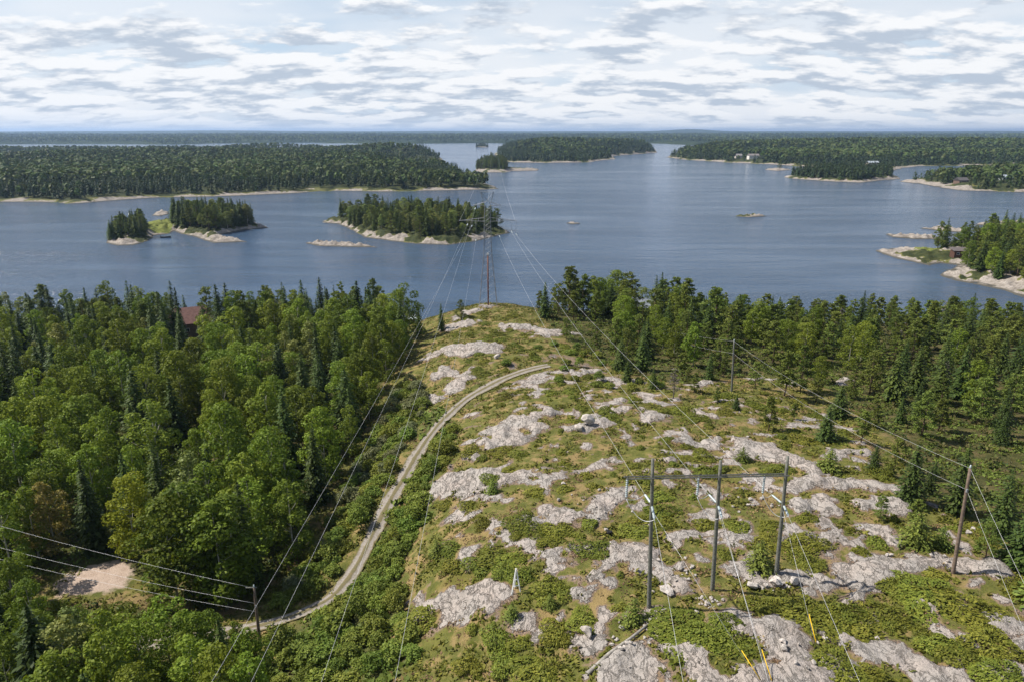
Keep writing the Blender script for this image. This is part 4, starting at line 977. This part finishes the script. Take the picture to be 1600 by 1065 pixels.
# wires of the second circuit, from the tower to the lower left
LW = [((738, 352), (310, 1065), 24.5), ((731, 350), (375, 1065), 24.5), ((743, 325), (490, 1065), 25.0), ((744, 374), (610, 1065), 25.5)]
ORD4 = ['outermost', 'second', 'third', 'innermost']
for i, (tp, bp, z) in enumerate(LW):
    a = Vector(at_depth(*tp, TY)); q = Vector(P(*bp, z)); far = a + (q - a) * ((a.y + 25) / (a.y - q.y))
    wire(a, far, 1.5, f'{ORD4[i]} of four thin wires from the tower to the lower left', 'second circuit wires crossing the forest edge', .008)
    d = (far - a).normalized(); insulator(a - Vector(TB), a + d * 2.0 - Vector(TB), tower, 8, .12)
for tp in [(780, 369), (799, 362), (806, 366)] + [l_[0] for l_ in LW]:          # links from the arms down to each attachment
    a = Vector(at_depth(*tp, TY)) - Vector(TB); up = UPZ if a.z > ARMZ + 1 else ARMZ
    MB().tube([Vector((a.x, 0, up)), a], .03, 5).build('suspension_link', M['galv'], tower, True)
# span over the lake
for s, lab in ((-1, 'left'), (0, 'middle'), (1, 'right')):
    a = Vector(TB) + Vector((s * (6.7 if s else .8), 0, ARMZ + (0 if s else 2.2))); b = Vector(P(768 + s * 8, 268, 0)) + Vector((0, 0, 42)); wire(a, b, 9, f'{lab} wire of the span over the lake from the lattice tower', 'lake crossing wires', .014)

# single utility poles and their wires
def utility_pole(px, pyb, pyt, ptx, r, mat, label, arm=None):
    b = G(px, pyb); t_ = at_depth(ptx, pyt, b[1]); e = tag(empty('utility_pole', tuple(b)), label, 'utility pole')
    o = lambda p: Vector(p) - Vector(b)
    wood_pole((0, 0, 0), o(t_), r, r * .68, mat, e)
    MB().tube([o(t_) + Vector((0, 0, -.05)), o(t_) + Vector((0, 0, .12)), o(t_) + Vector((0, 0, .30))], [.05, .085, .04], 8).build('pin_insulator', M['glassy'], e, True)
    MB().box(o(t_) + Vector((0, -r * .9, -1.9)), (.12, .12, .3)).build('bracket', M['galv'], e)
    return Vector(b), Vector(t_), e
u1b, u1t, _ = utility_pole(1143, 612, 533, 1147, .16, 'pole', 'thin grey utility pole standing against the right forest edge')
u2b, u2t, _ = utility_pole(1489, 894, 731, 1516, .17, 'pole_brown', 'brown utility pole on the pale rock slab near the right edge')
u3b, u3t, u3e = utility_pole(407, 1012, 917, 397, .16, 'pole_brown', 'utility pole beside the track bend at lower left')
MB().bar(Vector((-.75, 0, 0)) + (u3t - u3b), Vector((.25, 0, 0)) + (u3t - u3b), .10).build('crossarm', M['pole'], u3e)
u4b, u4t, _ = utility_pole(146, 858, 777, 142, .15, 'pole_brown', 'utility pole half hidden in the trees behind the gravel clearing')
mid = lambda t_, b, k: t_ + (b - t_).normalized() * k
wire(u1t, u2t, 1.0, 'upper wire between the two utility poles at right', 'distribution wires at right', .0075)
wire(mid(u1t, u1b, 1.9), mid(u2t, u2b, 1.9), 1.1, 'lower wire between the two utility poles at right', 'distribution wires at right', .0075)
q1, q2 = Vector(P(1600, 897, 25.0)), Vector(P(1600, 938, 23.5))
wire(u2t, u2t + (q1 - u2t) * 2.6, .5, 'upper wire from the brown utility pole to the right photo edge', 'distribution wires at right', .0075)
wire(mid(u2t, u2b, 1.9), u2t + (q2 - u2t) * 2.6, .5, 'lower wire from the brown utility pole to the right photo edge', 'distribution wires at right', .0075)
back = Vector(at_depth(985, 497, 172)); wire(u1t, back, .8, 'upper wire from the thin grey pole back into the forest', 'distribution wires at right', .008)
wire(mid(u1t, u1b, 1.9), back - Vector((0, 0, 1.9)), .8, 'lower wire from the thin grey pole back into the forest', 'distribution wires at right', .008)
for k, (off, pl, lab) in enumerate([(0.0, (0, 816), 'top'), (1.7, (0, 850), 'middle'), (2.6, (0, 868), 'lowest')]):
    a = u3t + Vector((-.6, 0, .1)) if k == 0 else mid(u3t, u3b, off); zl = a.z + .5
    q = Vector(P(*pl, zl)); wire(a, a + (q - a) * 1.35, .5, f'{lab} of three wires from the track-side pole to the left photo edge', 'distribution wires at lower left', .0075)

# ------------------------------------------------------------------ cottages
def cabin(name, c, w_, d_, h_, rise, rz, wallc, roofc, label, cat='house', eave=.45, flat=False, hip=0.0, deck=False):
    e = tag(empty(name, tuple(c), rz), label, cat)
    wm = plain('siding_' + label[:12], wallc, .85, .2, 2); rmat = plain('roofing_' + label[:12], roofc, .75, .22, 1.5)
    m = MB(); m.box((0, 0, h_ / 2 - .4), (w_, d_, h_ + .8))
    hip_x = w_ / 2 * (1 - hip)
    if not flat: m.add([(-w_ / 2, -d_ / 2, h_), (w_ / 2, -d_ / 2, h_), (w_ / 2, d_ / 2, h_), (-w_ / 2, d_ / 2, h_), (-hip_x, 0, h_ + rise), (hip_x, 0, h_ + rise)], [(0, 3, 4), (1, 5, 2)])
    m.build('wall', wm, e)
    r = MB(); X_, Y_ = w_ / 2 + eave, d_ / 2 + eave; dz = rise * eave / (d_ / 2); th = .16
    if flat:
        r.add([(-X_, -Y_, h_ + .05), (X_, -Y_, h_ + .05), (X_, Y_, h_ + rise), (-X_, Y_, h_ + rise), (-X_, -Y_, h_ + .05 + th), (X_, -Y_, h_ + .05 + th), (X_, Y_, h_ + rise + th), (-X_, Y_, h_ + rise + th)],
              [(3, 2, 1, 0), (4, 5, 6, 7), (0, 1, 5, 4), (1, 2, 6, 5), (2, 3, 7, 6), (3, 0, 4, 7)])
    else:
        rx = X_ - hip * w_ / 2 if hip else X_; b0 = h_ - dz + .05; t0 = h_ + rise + .05
        V = [(-X_, -Y_, b0), (X_, -Y_, b0), (X_, Y_, b0), (-X_, Y_, b0), (-rx, 0, t0), (rx, 0, t0)]; V += [(a, b, c_ + th) for a, b, c_ in V]
        r.add(V, [(6, 7, 11, 10), (8, 9, 10, 11), (7, 8, 11), (9, 6, 10), (0, 4, 5, 1), (2, 5, 4, 3), (1, 5, 2), (3, 4, 0), (0, 1, 7, 6), (1, 2, 8, 7), (2, 3, 9, 8), (3, 0, 6, 9)])
    r.build('roof', rmat, e)
    dark = M.setdefault('window_glass', plain('window_glass', (.04, .05, .06), .15, .1, 1, 0, .6))
    n_w = max(2, int(w_ / 3)); trim = M['white']
    for i in range(n_w):
        x = -w_ / 2 + w_ * (i + .5) / n_w
        if i == n_w // 2:
            MB().box((x, -d_ / 2 - .03, 1.0), (.95, .06, 2.0)).build('door', plain('door_' + label[:8], (.16, .10, .07), .6), e)
        else:
            wn = MB().box((x, -d_ / 2 - .02, h_ * .58), (1.25, .04, 1.05)).build('window', trim, e); MB().box((x, -d_ / 2 - .045, h_ * .58), (1.05, .02, .85)).build('pane', dark, wn)
    if deck: MB().box((0, -d_ / 2 - 1.3, .25), (w_ * .9, 2.4, .14)).build('deck', M['driftwood'], e)
    return e
z1 = float(hz(H1[0], H1[1])[0]); cabin('cottage', (H1[0], H1[1], z1), 12, 9, 4.4, 3.2, .45, (.20, .15, .12), (.135, .068, .056), 'cottage with dull red hip roof among the lakeside trees at left', hip=.45, deck=True)
z2 = float(hz(H2[0], H2[1])[0]); cabin('cottage', (H2[0], H2[1], z2), 7, 5.5, 2.8, 1.8, -.5, (.16, .155, .15), (.15, .17, .20), 'small cottage with slate grey roof glimpsed above the right forest', hip=0)
z3 = float(hz(H3[0], H3[1])[0]); cabin('boathouse', (H3[0], H3[1], z3), 3.2, 4.5, 2.2, .6, .2, (.20, .21, .21), (.26, .29, .29), 'pale grey boathouse in the gap between forest and ridge', 'boathouse')
def far_c(px, py, land): q = P(px, py, 0); return (q[0], q[1], float(land.height(np.array([q[0]]), np.array([q[1]]))[0][0]))
q = far_c(1497, 408, HL); cabin('boathouse', q, 6, 4.5, 2.6, .9, -.15, (.085, .042, .028), (.12, .10, .095), 'dark brown boathouse with slanted flat roof on the rocky headland', 'boathouse', .6, True)
q = far_c(1176, 253.5, EL); cabin('house', q, 20, 11, 6.5, 3, .1, (.66, .63, .58), (.20, .18, .17), 'large pale house on the far right shoreline', deck=True)
q = far_c(1153, 252.6, EL); cabin('house', q, 12, 9, 5, 3, 0, (.42, .38, .34), (.22, .21, .20), 'smaller grey house beside the large pale far house')
q = far_c(1362, 263.0, EL); cabin('house', q, 16, 9, 4.5, 2.2, 0, (.34, .30, .26), (.33, .37, .40), 'low long house with grey roof on the far inlet')
q = far_c(1500, 292, GL); cabin('cottage', q, 11, 8, 3.5, 2.5, .2, (.15, .10, .075), (.11, .10, .10), 'dark brown cottage on the far right headland', deck=True)
q = far_c(1568, 290, GL); cabin('cottage', q, 9, 7, 3.2, 2.2, 0, (.40, .43, .45), (.34, .38, .42), 'pale blue-grey cottage by the water on the far right headland')
q = far_c(1592, 288, GL); cabin('cottage', q, 12, 8, 4, 2.6, -.1, (.20, .25, .32), (.22, .26, .32), 'blue cottage at the right edge of the far headland')
q = far_c(1558, 280, GL); cabin('cottage', q, 9, 7, 3.2, 2.2, -.1, (.55, .48, .42), (.42, .30, .25), 'pinkish cottage behind the far headland cottages')

# dock and boat at the split island, dock at the wooded island
def dock(px0, px1, w_, label):
    a, b = P(*px0, .45), P(*px1, .45); e = tag(empty('dock', tuple(a)), label, 'dock'); d = Vector(b - a); L = d.length; d.normalize(); ang = math.atan2(d.y, d.x); e.rotation_euler[2] = ang
    n = max(6, int(L / .45)); pm = MB().box((0, 0, 0), (.38, w_, .06)).mesh('plank', M['driftwood'])
    for i in range(n): obj('plank', pm, e, (L * (i + .5) / n, 0, 0))
    for x in (.15, .5, .85):
        for s in (-1, 1): MB().tube([(L * x, s * w_ * .42, -1.2), (L * x, s * w_ * .42, -.035)], .08, 6).build('post', M['bark'], e)
dock((505, 348.2), (527, 344.5), 2.0, 'small wooden dock at the rocky left tip of the wooded island')
bp = P(259, 371.6, 0); be = tag(empty('boat', (bp[0], bp[1], 0.02), .1), 'small dark open motorboat moored in the cove of the split island', 'boat')
st = [(-2.6, .78, .62), (-1.2, .95, .60), (.6, .95, .64), (1.9, .62, .74), (2.8, .05, .86)]; V = []; F = []
for x, hw, zt in st: V += [(x, -hw, zt), (x, -hw * .7, .02), (x, 0, -.2), (x, hw * .7, .02), (x, hw, zt), (x, hw * .86, zt), (x, hw * .55, .14), (x, -hw * .55, .14), (x, -hw * .86, zt)]
for i in range(4):
    for j in range(9): F.append((i * 9 + j, i * 9 + (j + 1) % 9, (i + 1) * 9 + (j + 1) % 9, (i + 1) * 9 + j))
F.append(tuple(range(9))); MB().add(V, F).build('hull', plain('dark_hull', (.06, .065, .07), .4), be)
MB().box((-1.0, 0, .42), (.35, 1.5, .05)).build('bench', M['driftwood'], be); MB().box((.7, 0, .46), (.35, 1.45, .05)).build('bench', M['driftwood'], be)
MB().box((-2.72, 0, .85), (.35, .32, .5)).box((-2.78, 0, .3), (.14, .12, .7)).build('outboard_motor', plain('motor', (.03, .03, .03), .4), be)

# ------------------------------------------------------------------ small things on the rock
b = G(806, 926); e = tag(empty('survey_marker', tuple(b), .15), 'white A-shaped wooden marker with crossbars on the rock slope', 'marker')
MB().bar((-.36, 0, -.2), (.02, .05, 2.35), .08).build('leg', M['white'], e); MB().bar((.42, .1, -.1), (.03, .0, 2.3), .08).build('leg', M['white'], e); MB().bar((.0, .75, -.1), (.02, .1, 2.2), .08).build('leg', M['white'], e)
MB().bar((-.20, -.08, .75), (.28, -.02, .75), .06).build('crossbar', M['white'], e); MB().bar((-.10, -.07, 1.35), (.17, -.02, 1.35), .06).build('crossbar', M['white'], e)
def stone_mat():
    m, t, bb, o = mat_new('granite_boulder'); co = t.new('ShaderNodeTexCoord').outputs['Object']; c, hgt = rock_nodes(t, t.vmath('SCALE', co, None, 1.6))
    oi = t.new('ShaderNodeObjectInfo'); h = t.new('ShaderNodeHueSaturation'); t.put(h.inputs['Value'], t.math('MULTIPLY_ADD', oi.outputs['Random'], .4, .95)); t.put(h.inputs['Color'], c)
    t.put(bb.inputs['Base Color'], h.outputs[0]); bb.inputs['Roughness'].default_value = .9; bump(t, bb, hgt, .6, .1); return m
M['stone'] = stone_mat(); M['black_stone'] = plain('black_wet_stone', (.018, .017, .017), .7, .4, 3)
import bmesh
STONE = []
for i in range(7):
    bm = bmesh.new(); bmesh.ops.create_icosphere(bm, subdivisions=2, radius=.5); r_ = random.Random(i)
    cuts = [Vector((r_.gauss(0, 1), r_.gauss(0, 1), r_.gauss(0, .8))).normalized() for k in range(13)]; lim = [r_.uniform(.19, .33) for k in cuts]
    for v in bm.verts:
        for c_, l_ in zip(cuts, lim):
            dd = v.co.dot(c_)
            if dd > l_: v.co -= c_ * (dd - l_)
        v.co += Vector((r_.uniform(-1, 1), r_.uniform(-1, 1), r_.uniform(-1, 1))) * .035; v.co.z *= .78
    me = bpy.data.meshes.new('boulder'); bm.to_mesh(me); bm.free(); me.materials.append(M['stone']); STONE.append(me)
def boulder(px, py, sx, label, group=None, sy=None, szz=None, mat=None, p=None, sink=.12):
    p = G(px, py) if p is None else p; o = obj('boulder', rr.choice(STONE), None, (p[0], p[1], p[2] + (szz or sx * .8) * (.39 - sink))); o.scale = (sx, sy or sx * rr.uniform(.7, 1.1), szz or sx * .9)
    o.rotation_euler = (rr.uniform(-.25, .25), rr.uniform(-.25, .25), rr.uniform(0, 6.28))
    if group: defer(o, label[0], label[1], 'boulder', group, sx)
    else: tag(o, label, 'boulder')
    if mat: o.material_slots[0].link = 'OBJECT'; o.material_slots[0].material = mat
    return o
boulder(951, 834, 1.1, 'black boulder on pale gravel left of the three poles', mat=M['black_stone'], szz=.9)
boulder(917, 992, 1.5, 'upright pale boulder in the gravel left of the leftmost tall pole', sy=1.1, szz=1.7)
boulder(1213, 914, 1.5, 'large round boulder at the foot of the rightmost tall pole', szz=1.5)
boulder(1240, 911, 1.2, 'round boulder right of the large one at the rightmost pole foot', szz=1.2)
boulder(1175, 918, 1.5, 'pale flat boulder between the middle and right tall poles', szz=.9)
boulder(1040, 925, 1.8, 'big rough pinkish boulder behind the leftmost tall pole', szz=1.1)
boulder(1512, 835, .9, 'pale boulder behind the brown utility pole', szz=.8); boulder(1520, 828, .8, 'smaller pale boulder at the forest edge by the brown pole')
boulder(880, 757, .8, 'dark-shadowed boulder on the ledge mid slope', mat=None); boulder(776, 560, 1.6, 'rounded boulder on the rock above the track bend', szz=1.5)
boulder(920, 662, 2.6, 'large blocky boulder split from the ledge in mid slope', szz=2.0); boulder(905, 672, 2.0, 'lower blocky boulder under the large split one', szz=1.4)
for (cx, cy, sx_, sy_, n, grp, lab) in [(1105, 940, 30, 14, 26, 'rubble stones at the middle pole', ('grey rubble stone', 'heaped at the middle tall pole')), (1060, 900, 40, 25, 16, 'loose stones between the poles', ('loose angular stone', 'between the first two tall poles')), (990, 1000, 60, 45, 24, 'loose stones below the left pole', ('loose stone', 'on gravel below the leftmost tall pole')),
                                  (1200, 918, 35, 10, 16, 'stones at the right pole', ('piled stone', 'around the rightmost tall pole')), (930, 800, 60, 40, 16, 'stones on the mid slope', ('scattered stone', 'above the black boulder')), (1180, 780, 90, 60, 20, 'stones behind the poles', ('scattered stone', 'behind the three tall poles')),
                                  (1250, 1010, 120, 40, 14, 'stones in the foreground', ('scattered stone', 'on the foreground slabs')), (1450, 870, 80, 20, 12, 'stones by the brown pole', ('scattered stone', 'on the slab by the brown pole')), (690, 640, 25, 25, 8, 'stones along the track', ('pale stone', 'beside the upper track'))]:
    for k in range(n):
        q = G(cx + rr.gauss(0, .5) * sx_, cy + rr.gauss(0, .5) * sy_)
        if np.hypot(ROAD[:, 0] - q[0], ROAD[:, 1] - q[1]).min() < 2.0: continue
        boulder(0, 0, rr.choice((.25, .3, .4, .5, .6)) * rr.uniform(.8, 1.2), lab, grp, p=q)
def log(pa, pb, r0, r1, label):
    a, b = Vector(G(*pa)), Vector(G(*pb)); o = MB().tube([a + Vector((0, 0, r0)), a.lerp(b, .35) + Vector((0, .06, r0 + .12)), a.lerp(b, .7) + Vector((0, -.05, r1 + .1)), b + Vector((0, 0, r1))], [r0, r0 * .95, r1 * 1.1, r1], 8).build('fallen_log', M['driftwood'], None, True); tag(o, label, 'log')
log((918, 1054), (1013, 976), .15, .10, 'long bleached fallen log sloping below the leftmost tall pole'); log((1028, 962), (1046, 950), .10, .08, 'short pale log end beside the leftmost tall pole')
s = G(45, 1000); t_ = at_depth(14, 905, s[1]); tag(wood_pole(s, t_, .2, .1, 'bark', None, 'leaning_snag'), 'leaning grey dead trunk in the lower left stand', 'snag')

# ------------------------------------------------------------------ shrubs
GM = [(G(806, 926), 'near the white marker'), (G(1014, 948), 'by the leftmost tall pole'), (G(1113, 921), 'by the middle tall pole'), (G(1213, 895), 'by the rightmost tall pole'), (G(1489, 894), 'by the brown utility pole'), (G(951, 834), 'by the black boulder'), (G(920, 662), 'by the split boulder'),
      (G(800, 590), 'by the track bend'), (G(763, 490), 'below the lattice tower'), (G(1143, 612), 'by the thin grey pole'), (G(1295, 735), 'on the outcrop behind the poles'), (G(1400, 1000), 'on the lower right foreground'), (G(1100, 1060), 'at the bottom edge'), (G(720, 750), 'on the upper ledge'), (G(640, 740), 'along the middle of the track'),
      (G(560, 960), 'at the lower track bend'), (G(620, 850), 'on the slope right of the track'), (G(600, 1040), 'at the bottom below the slope'), (G(900, 740), 'in mid slope'), (G(1050, 660), 'under the wires in mid ridge'), (G(1300, 650), 'before the right forest'), (G(960, 590), 'inside the far track curve'), (G(407, 1012), 'by the track-side pole'), (G(500, 880), 'under the left forest edge'), (G(850, 1030), 'left of the fallen log'), (G(1560, 960), 'at the right photo edge')]
def ground_place(x, y): return min(GM, key=lambda m_: (m_[0][0] - x) ** 2 + (m_[0][1] - y) ** 2)[1]
def shrub(name, me, x, y, s, sz, label, group, mat=None):
    o = obj(name, me, None, (x, y, float(hz(x, y)[0]) - .04)); o.scale = (s, s * rr.uniform(.85, 1.15), sz); o.rotation_euler[2] = rr.uniform(0, 6.28)
    if group: defer(o, label, ground_place(x, y), 'shrub', group, s)
    else: tag(o, label, 'shrub')
    if mat: o.material_slots[0].link = 'OBJECT'; o.material_slots[0].material = mat
    return o
def clear(x, y, r=2.1): return np.hypot(ROAD[:, 0] - x, ROAD[:, 1] - y).min() > r and all((x - b[0]) ** 2 + (y - b[1]) ** 2 > 1.0 for b in PB + [u2b, u1b, u3b])
BZ1 = WPOLY([(645, 715), (668, 690), (700, 668), (722, 672), (690, 730), (662, 770), (640, 850), (620, 895), (640, 945), (655, 1075), (480, 1080), (455, 1010), (500, 975), (545, 935), (590, 850)])
BZ2 = WPOLY([(648, 590), (664, 640), (640, 690), (598, 775), (560, 850), (520, 905), (470, 945), (440, 950), (500, 850), (560, 740), (600, 660), (630, 600)])
BZ3 = WPOLY([(330, 1075), (345, 1020), (420, 1000), (470, 1010), (470, 1080)])
for poly, sp, lab, seed in ((BZ1, 1.5, 'green alder bush', 31), (BZ2, 1.45, 'green roadside bush', 32), (BZ3, 2.6, 'grassland bush', 33)):
    for x, y in spread_points(poly, sp, seed, 4000):
        if not clear(x, y, 1.9) or not visible(x, y, 12, 20): continue
        u = rr.random(); s_ = rr.uniform(.6, 1.15)
        if seed == 32 and rr.random() < .22: shrub('willow_bush', rr.choice(BUSH), x, y, s_ * 1.1, s_ * 1.0, 'greyish green willow bush', 'willow bushes beside the track', M['willow'])
        else: shrub('alder_bush', rr.choice(BUSH), x, y, s_, s_ * rr.uniform(.75, 1.1), lab, lab + 'es beside the track')
for x, y in spread_points(WPOLY([(835, 540), (900, 535), (940, 560), (1060, 605), (1000, 625), (900, 605), (850, 600), (815, 600), (790, 570)]), 2.2, 34, 900):
    if clear(x, y, 2.4) and rr.random() < .5: shrub('alder_bush', rr.choice(BUSH), x, y, rr.uniform(.5, .8), rr.uniform(.45, .75), 'low green bush', 'bushes inside the track bend')
for px_, py_, s_, lab in [(770, 770, 1.0, 'small dark bushy sapling on the upper ledge'), (682, 866, .9, 'small dark sapling at the bush line'), (1186, 890, 1.5, 'round green sapling beside the rightmost tall pole'), (800, 965, .8, 'small fir sapling below the white marker'), (990, 972, 1.2, 'dark sapling at the foot of the leftmost tall pole'),
                          (1295, 735, 1.5, 'pale green sapling on the bare rock behind the poles'), (1430, 850, 1.7, 'bushy pine sapling near the brown utility pole'), (1470, 855, 1.2, 'smaller pine sapling close to the brown pole'), (860, 948, .7, 'tiny sapling in the gravel left of the poles'), (1160, 720, 1.0, 'thin sapling on the pale outcrop'), (1620, 940, 1.8, 'sapling at the right photo edge')]:
    p = G(px_, py_); shrub('pine_sapling', rr.choice(SAP), p[0], p[1], s_, s_ * .8, lab, None)
JP = [(860, 915, 1.3), (935, 860, 1.6), (880, 925, .9), (1255, 965, 2.0), (1290, 970, 1.5), (1440, 930, 2.2), (1480, 945, 2.0), (1400, 920, 1.4), (1390, 965, 1.6), (1060, 985, 1.8), (1100, 1000, 1.6), (1130, 975, 1.3), (1190, 950, 1.4), (1540, 1005, 1.6), (1500, 1020, 1.3), (870, 985, 1.1), (1310, 1050, 1.6), (1350, 1060, 1.3), (1475, 1010, 1.2), (790, 1030, 1.3), (850, 1055, 1.6), (1560, 1060, 1.5), (1450, 1000, 1.1), (750, 885, 1.4), (700, 885, 1.0), (790, 895, 1.2), (1040, 820, 1.1), (820, 820, 1.5), (870, 830, 1.3)]
ridge = WPOLY([(700, 505), (760, 490), (830, 500), (900, 560), (1000, 610), (1150, 615), (1260, 625), (1330, 690), (1390, 760), (1440, 800), (1560, 830), (1660, 950), (1700, 1080), (650, 1080), (660, 960), (690, 850), (700, 760), (740, 690), (790, 620), (720, 560)])
nj = 0; done = []
for px_, py_, s_ in JP:
    p = G(px_, py_); done.append((p[0], p[1])); nj += 1
    shrub('juniper_shrub', JUN[4] if s_ > 1.4 else JUN[2], p[0], p[1], s_ * .62, rr.uniform(.75, 1.0), 'broad juniper mat', 'broad juniper mats in the foreground')
for x, y in spread_points(ridge, lambda x, y: 1.6 + .012 * y, 35, 9000):
    if nj >= 300 or not clear(x, y, 2.2): continue
    ra = float(field(rock_all, x, y)); dens = float(fbm(np.array([x * .16]), np.array([y * .16]), 55, 3)[0])
    if ra > .42 or dens < .37 or not visible(x, y, 18, 10): continue
    s_ = rr.uniform(.55, 1.05) * (1.15 if dens > .55 else .9); nj += 1
    near = 'near the three tall poles' if y < 62 else 'on the middle of the rock ridge' if y < 100 else 'on the far half of the ridge'
    shrub('juniper_shrub', rr.choice(JUN), x, y, s_, rr.uniform(.6, 1.0), 'olive juniper mat', f'juniper mats {near}')
print('junipers', nj)
# heath, grass and twig tufts: uncountable ground cover
rng = np.random.default_rng(57); n = 135000
x = rng.uniform(-70, 80, n); y = 34 + 150 * rng.uniform(0, 1, n) ** 1.35; dn = fbm(x * .5, y * .5, 58, 3)
k = (field(rock_all, x, y) < .36) & (field(rd, x, y) > .95) & (field(gravel_a, x, y) < .3) & (dn + rng.uniform(-.2, .2, n) > .45) & (field(shore_d, x, y) > 10) & (np.abs(x) < y * .8 + 8); x, y = x[k], y[k]
per = 4; n = len(x); lush = field(lush_a, x, y) > .5; frst = field(forest_a, x, y) > .5; tall = np.where(lush, .34, .17) * (.7 + .9 * fbm(x * .8, y * .8, 66, 2))
cx = np.repeat(x, per) + rng.normal(size=n * per) * .16; cy_ = np.repeat(y, per) + rng.normal(size=n * per) * .16
sz = np.repeat(tall, per) * rng.uniform(.5, 1.3, n * per); cz = hz(cx, cy_) + sz * .45
col = np.array([[.115, .125, .020], [.185, .175, .034], [.27, .195, .085], [.17, .105, .060], [.125, .165, .030]])
f1 = fbm(x * .45, y * .45, 59, 3); pick = np.where(lush | frst, np.where(rng.uniform(0, 1, n) < np.where(frst, .9, .75), 4, np.where(frst, 0, 2)), np.where(f1 > .57, np.where(rng.uniform(0, 1, n) < .5, 2, 3), np.where(rng.uniform(0, 1, n) < .6, 0, 1)))
sz = sz * np.repeat(np.where((pick == 2) | (pick == 3), .62, 1.0), per); cz = hz(cx, cy_) + sz * .45
tint = np.repeat(np.repeat(col[pick] * rng.uniform(.75, 1.3, n)[:, None], per, 0), 4, 0)
nv = rng.normal(size=(n * per, 3)); nv[:, 2] = np.abs(nv[:, 2]) * .8 + .9
V, F = cards(np.c_[cx, cy_, cz], nv, sz, .5, rng.normal(size=(n * per, 3)) * .5 + np.array([0, 0, 1.0]), rng)
tag(obj('grass', big_mesh('grass', V, F, [M['heath']], False, {'tint': tint})), 'low heath, dry grass and twigs growing between the rocks', 'grass', None, 'stuff'); print('tufts', n)

# undergrowth under the trees: uncountable
rng = np.random.default_rng(68); n = 9000
x = rng.uniform(-130, 150, n); y = rng.uniform(36, 195, n); k = (field(forest_a, x, y) > .4) & (field(rd, x, y) > 2.5) & (field(gravel_a, x, y) < .1) & (np.abs(x) < y * .8 + 10); x, y = x[k], y[k]; n = len(x); per = 16
R_ = np.repeat(rng.uniform(.35, .95, n), per); dd = sphere_dirs(n * per, rng, .5); cc = np.c_[np.repeat(x, per), np.repeat(y, per), np.repeat(hz(x, y), per) + R_ * .35] + dd * R_[:, None] * rng.uniform(.5, 1.05, n * per)[:, None]
V, F = cards(cc, dd + rng.normal(size=(n * per, 3)) * .6, rng.uniform(.14, .28, n * per), .6, rng=rng)
ucol = np.array([[.060, .085, .022], [.095, .120, .030], [.045, .065, .022], [.13, .12, .045]])[rng.integers(0, 4, n)] * rng.uniform(.8, 1.25, n)[:, None]
tag(obj('undergrowth', big_mesh('undergrowth', V, F, [M['heath']], False, {'tint': np.repeat(np.repeat(ucol, per, 0), 4, 0)})), 'leafy undergrowth beneath the trees of both forests', 'undergrowth', None, 'stuff'); print('undergrowth', n)

# ------------------------------------------------------------------ labels of the repeated things, told apart by size, place, row and order
ORDW = 'first second third fourth fifth sixth seventh eighth ninth tenth eleventh twelfth thirteenth fourteenth fifteenth sixteenth'.split()
bpy.context.view_layer.update()
def label_cell(items, head, tail):
    if len(items) > len(ORDW):
        it = sorted(items, key=lambda o: o.location.y); h_ = len(it) // 2
        rows = (' in front', ' behind') if not tail else (' near side', ' far side')
        label_cell(it[:h_], head, tail + rows[0]); label_cell(it[h_:], head, tail + rows[1]); return
    it = sorted(items, key=lambda o: proj(o.location)[0])
    for i_, o in enumerate(it): o['label'] = f'{head}{tail}' + (f', {ORDW[i_]} from left' if len(it) > 1 else '')
cells = {}
for o, desc, place, size in REG: cells.setdefault((desc, place), []).append((size, o))
for (desc, place), it in cells.items():
    it.sort(key=lambda q_: q_[0])
    if len(it) > 5:
        k_ = len(it) // 3; groups_ = (('low ', it[:k_]), ('middling ', it[k_:-k_]), ('tall ' if it[0][1]['category'] == 'tree' else 'large ', it[-k_:]))
    else: groups_ = (('', it),)
    for adj, g_ in groups_: label_cell([q_[1] for q_ in g_], f'{adj}{desc} {place}', '')
print('kinds', COUNT, 'tris', sum(len(m_.loop_triangles) if m_.loop_triangles else sum(max(0, p_) for p_ in [len(m_.polygons) * 2]) for m_ in bpy.data.meshes))

# ------------------------------------------------------------------ air
m = bpy.data.materials.new('haze'); m.use_nodes = True; t = NT(m.node_tree); t.n.clear(); o = t.new('ShaderNodeOutputMaterial'); v = t.new('ShaderNodeVolumePrincipled')
v.inputs['Color'].default_value = (.48, .68, 1.0, 1); v.inputs['Density'].default_value = 6.6e-5; v.inputs['Anisotropy'].default_value = .3; t.l.new(v.outputs[0], o.inputs['Volume'])
hb = MB().box((0, 14000, 65), (64000, 33000, 150)).build('haze', m); tag(hb, 'thin pale haze over the lake and hills', 'haze', None, 'stuff')
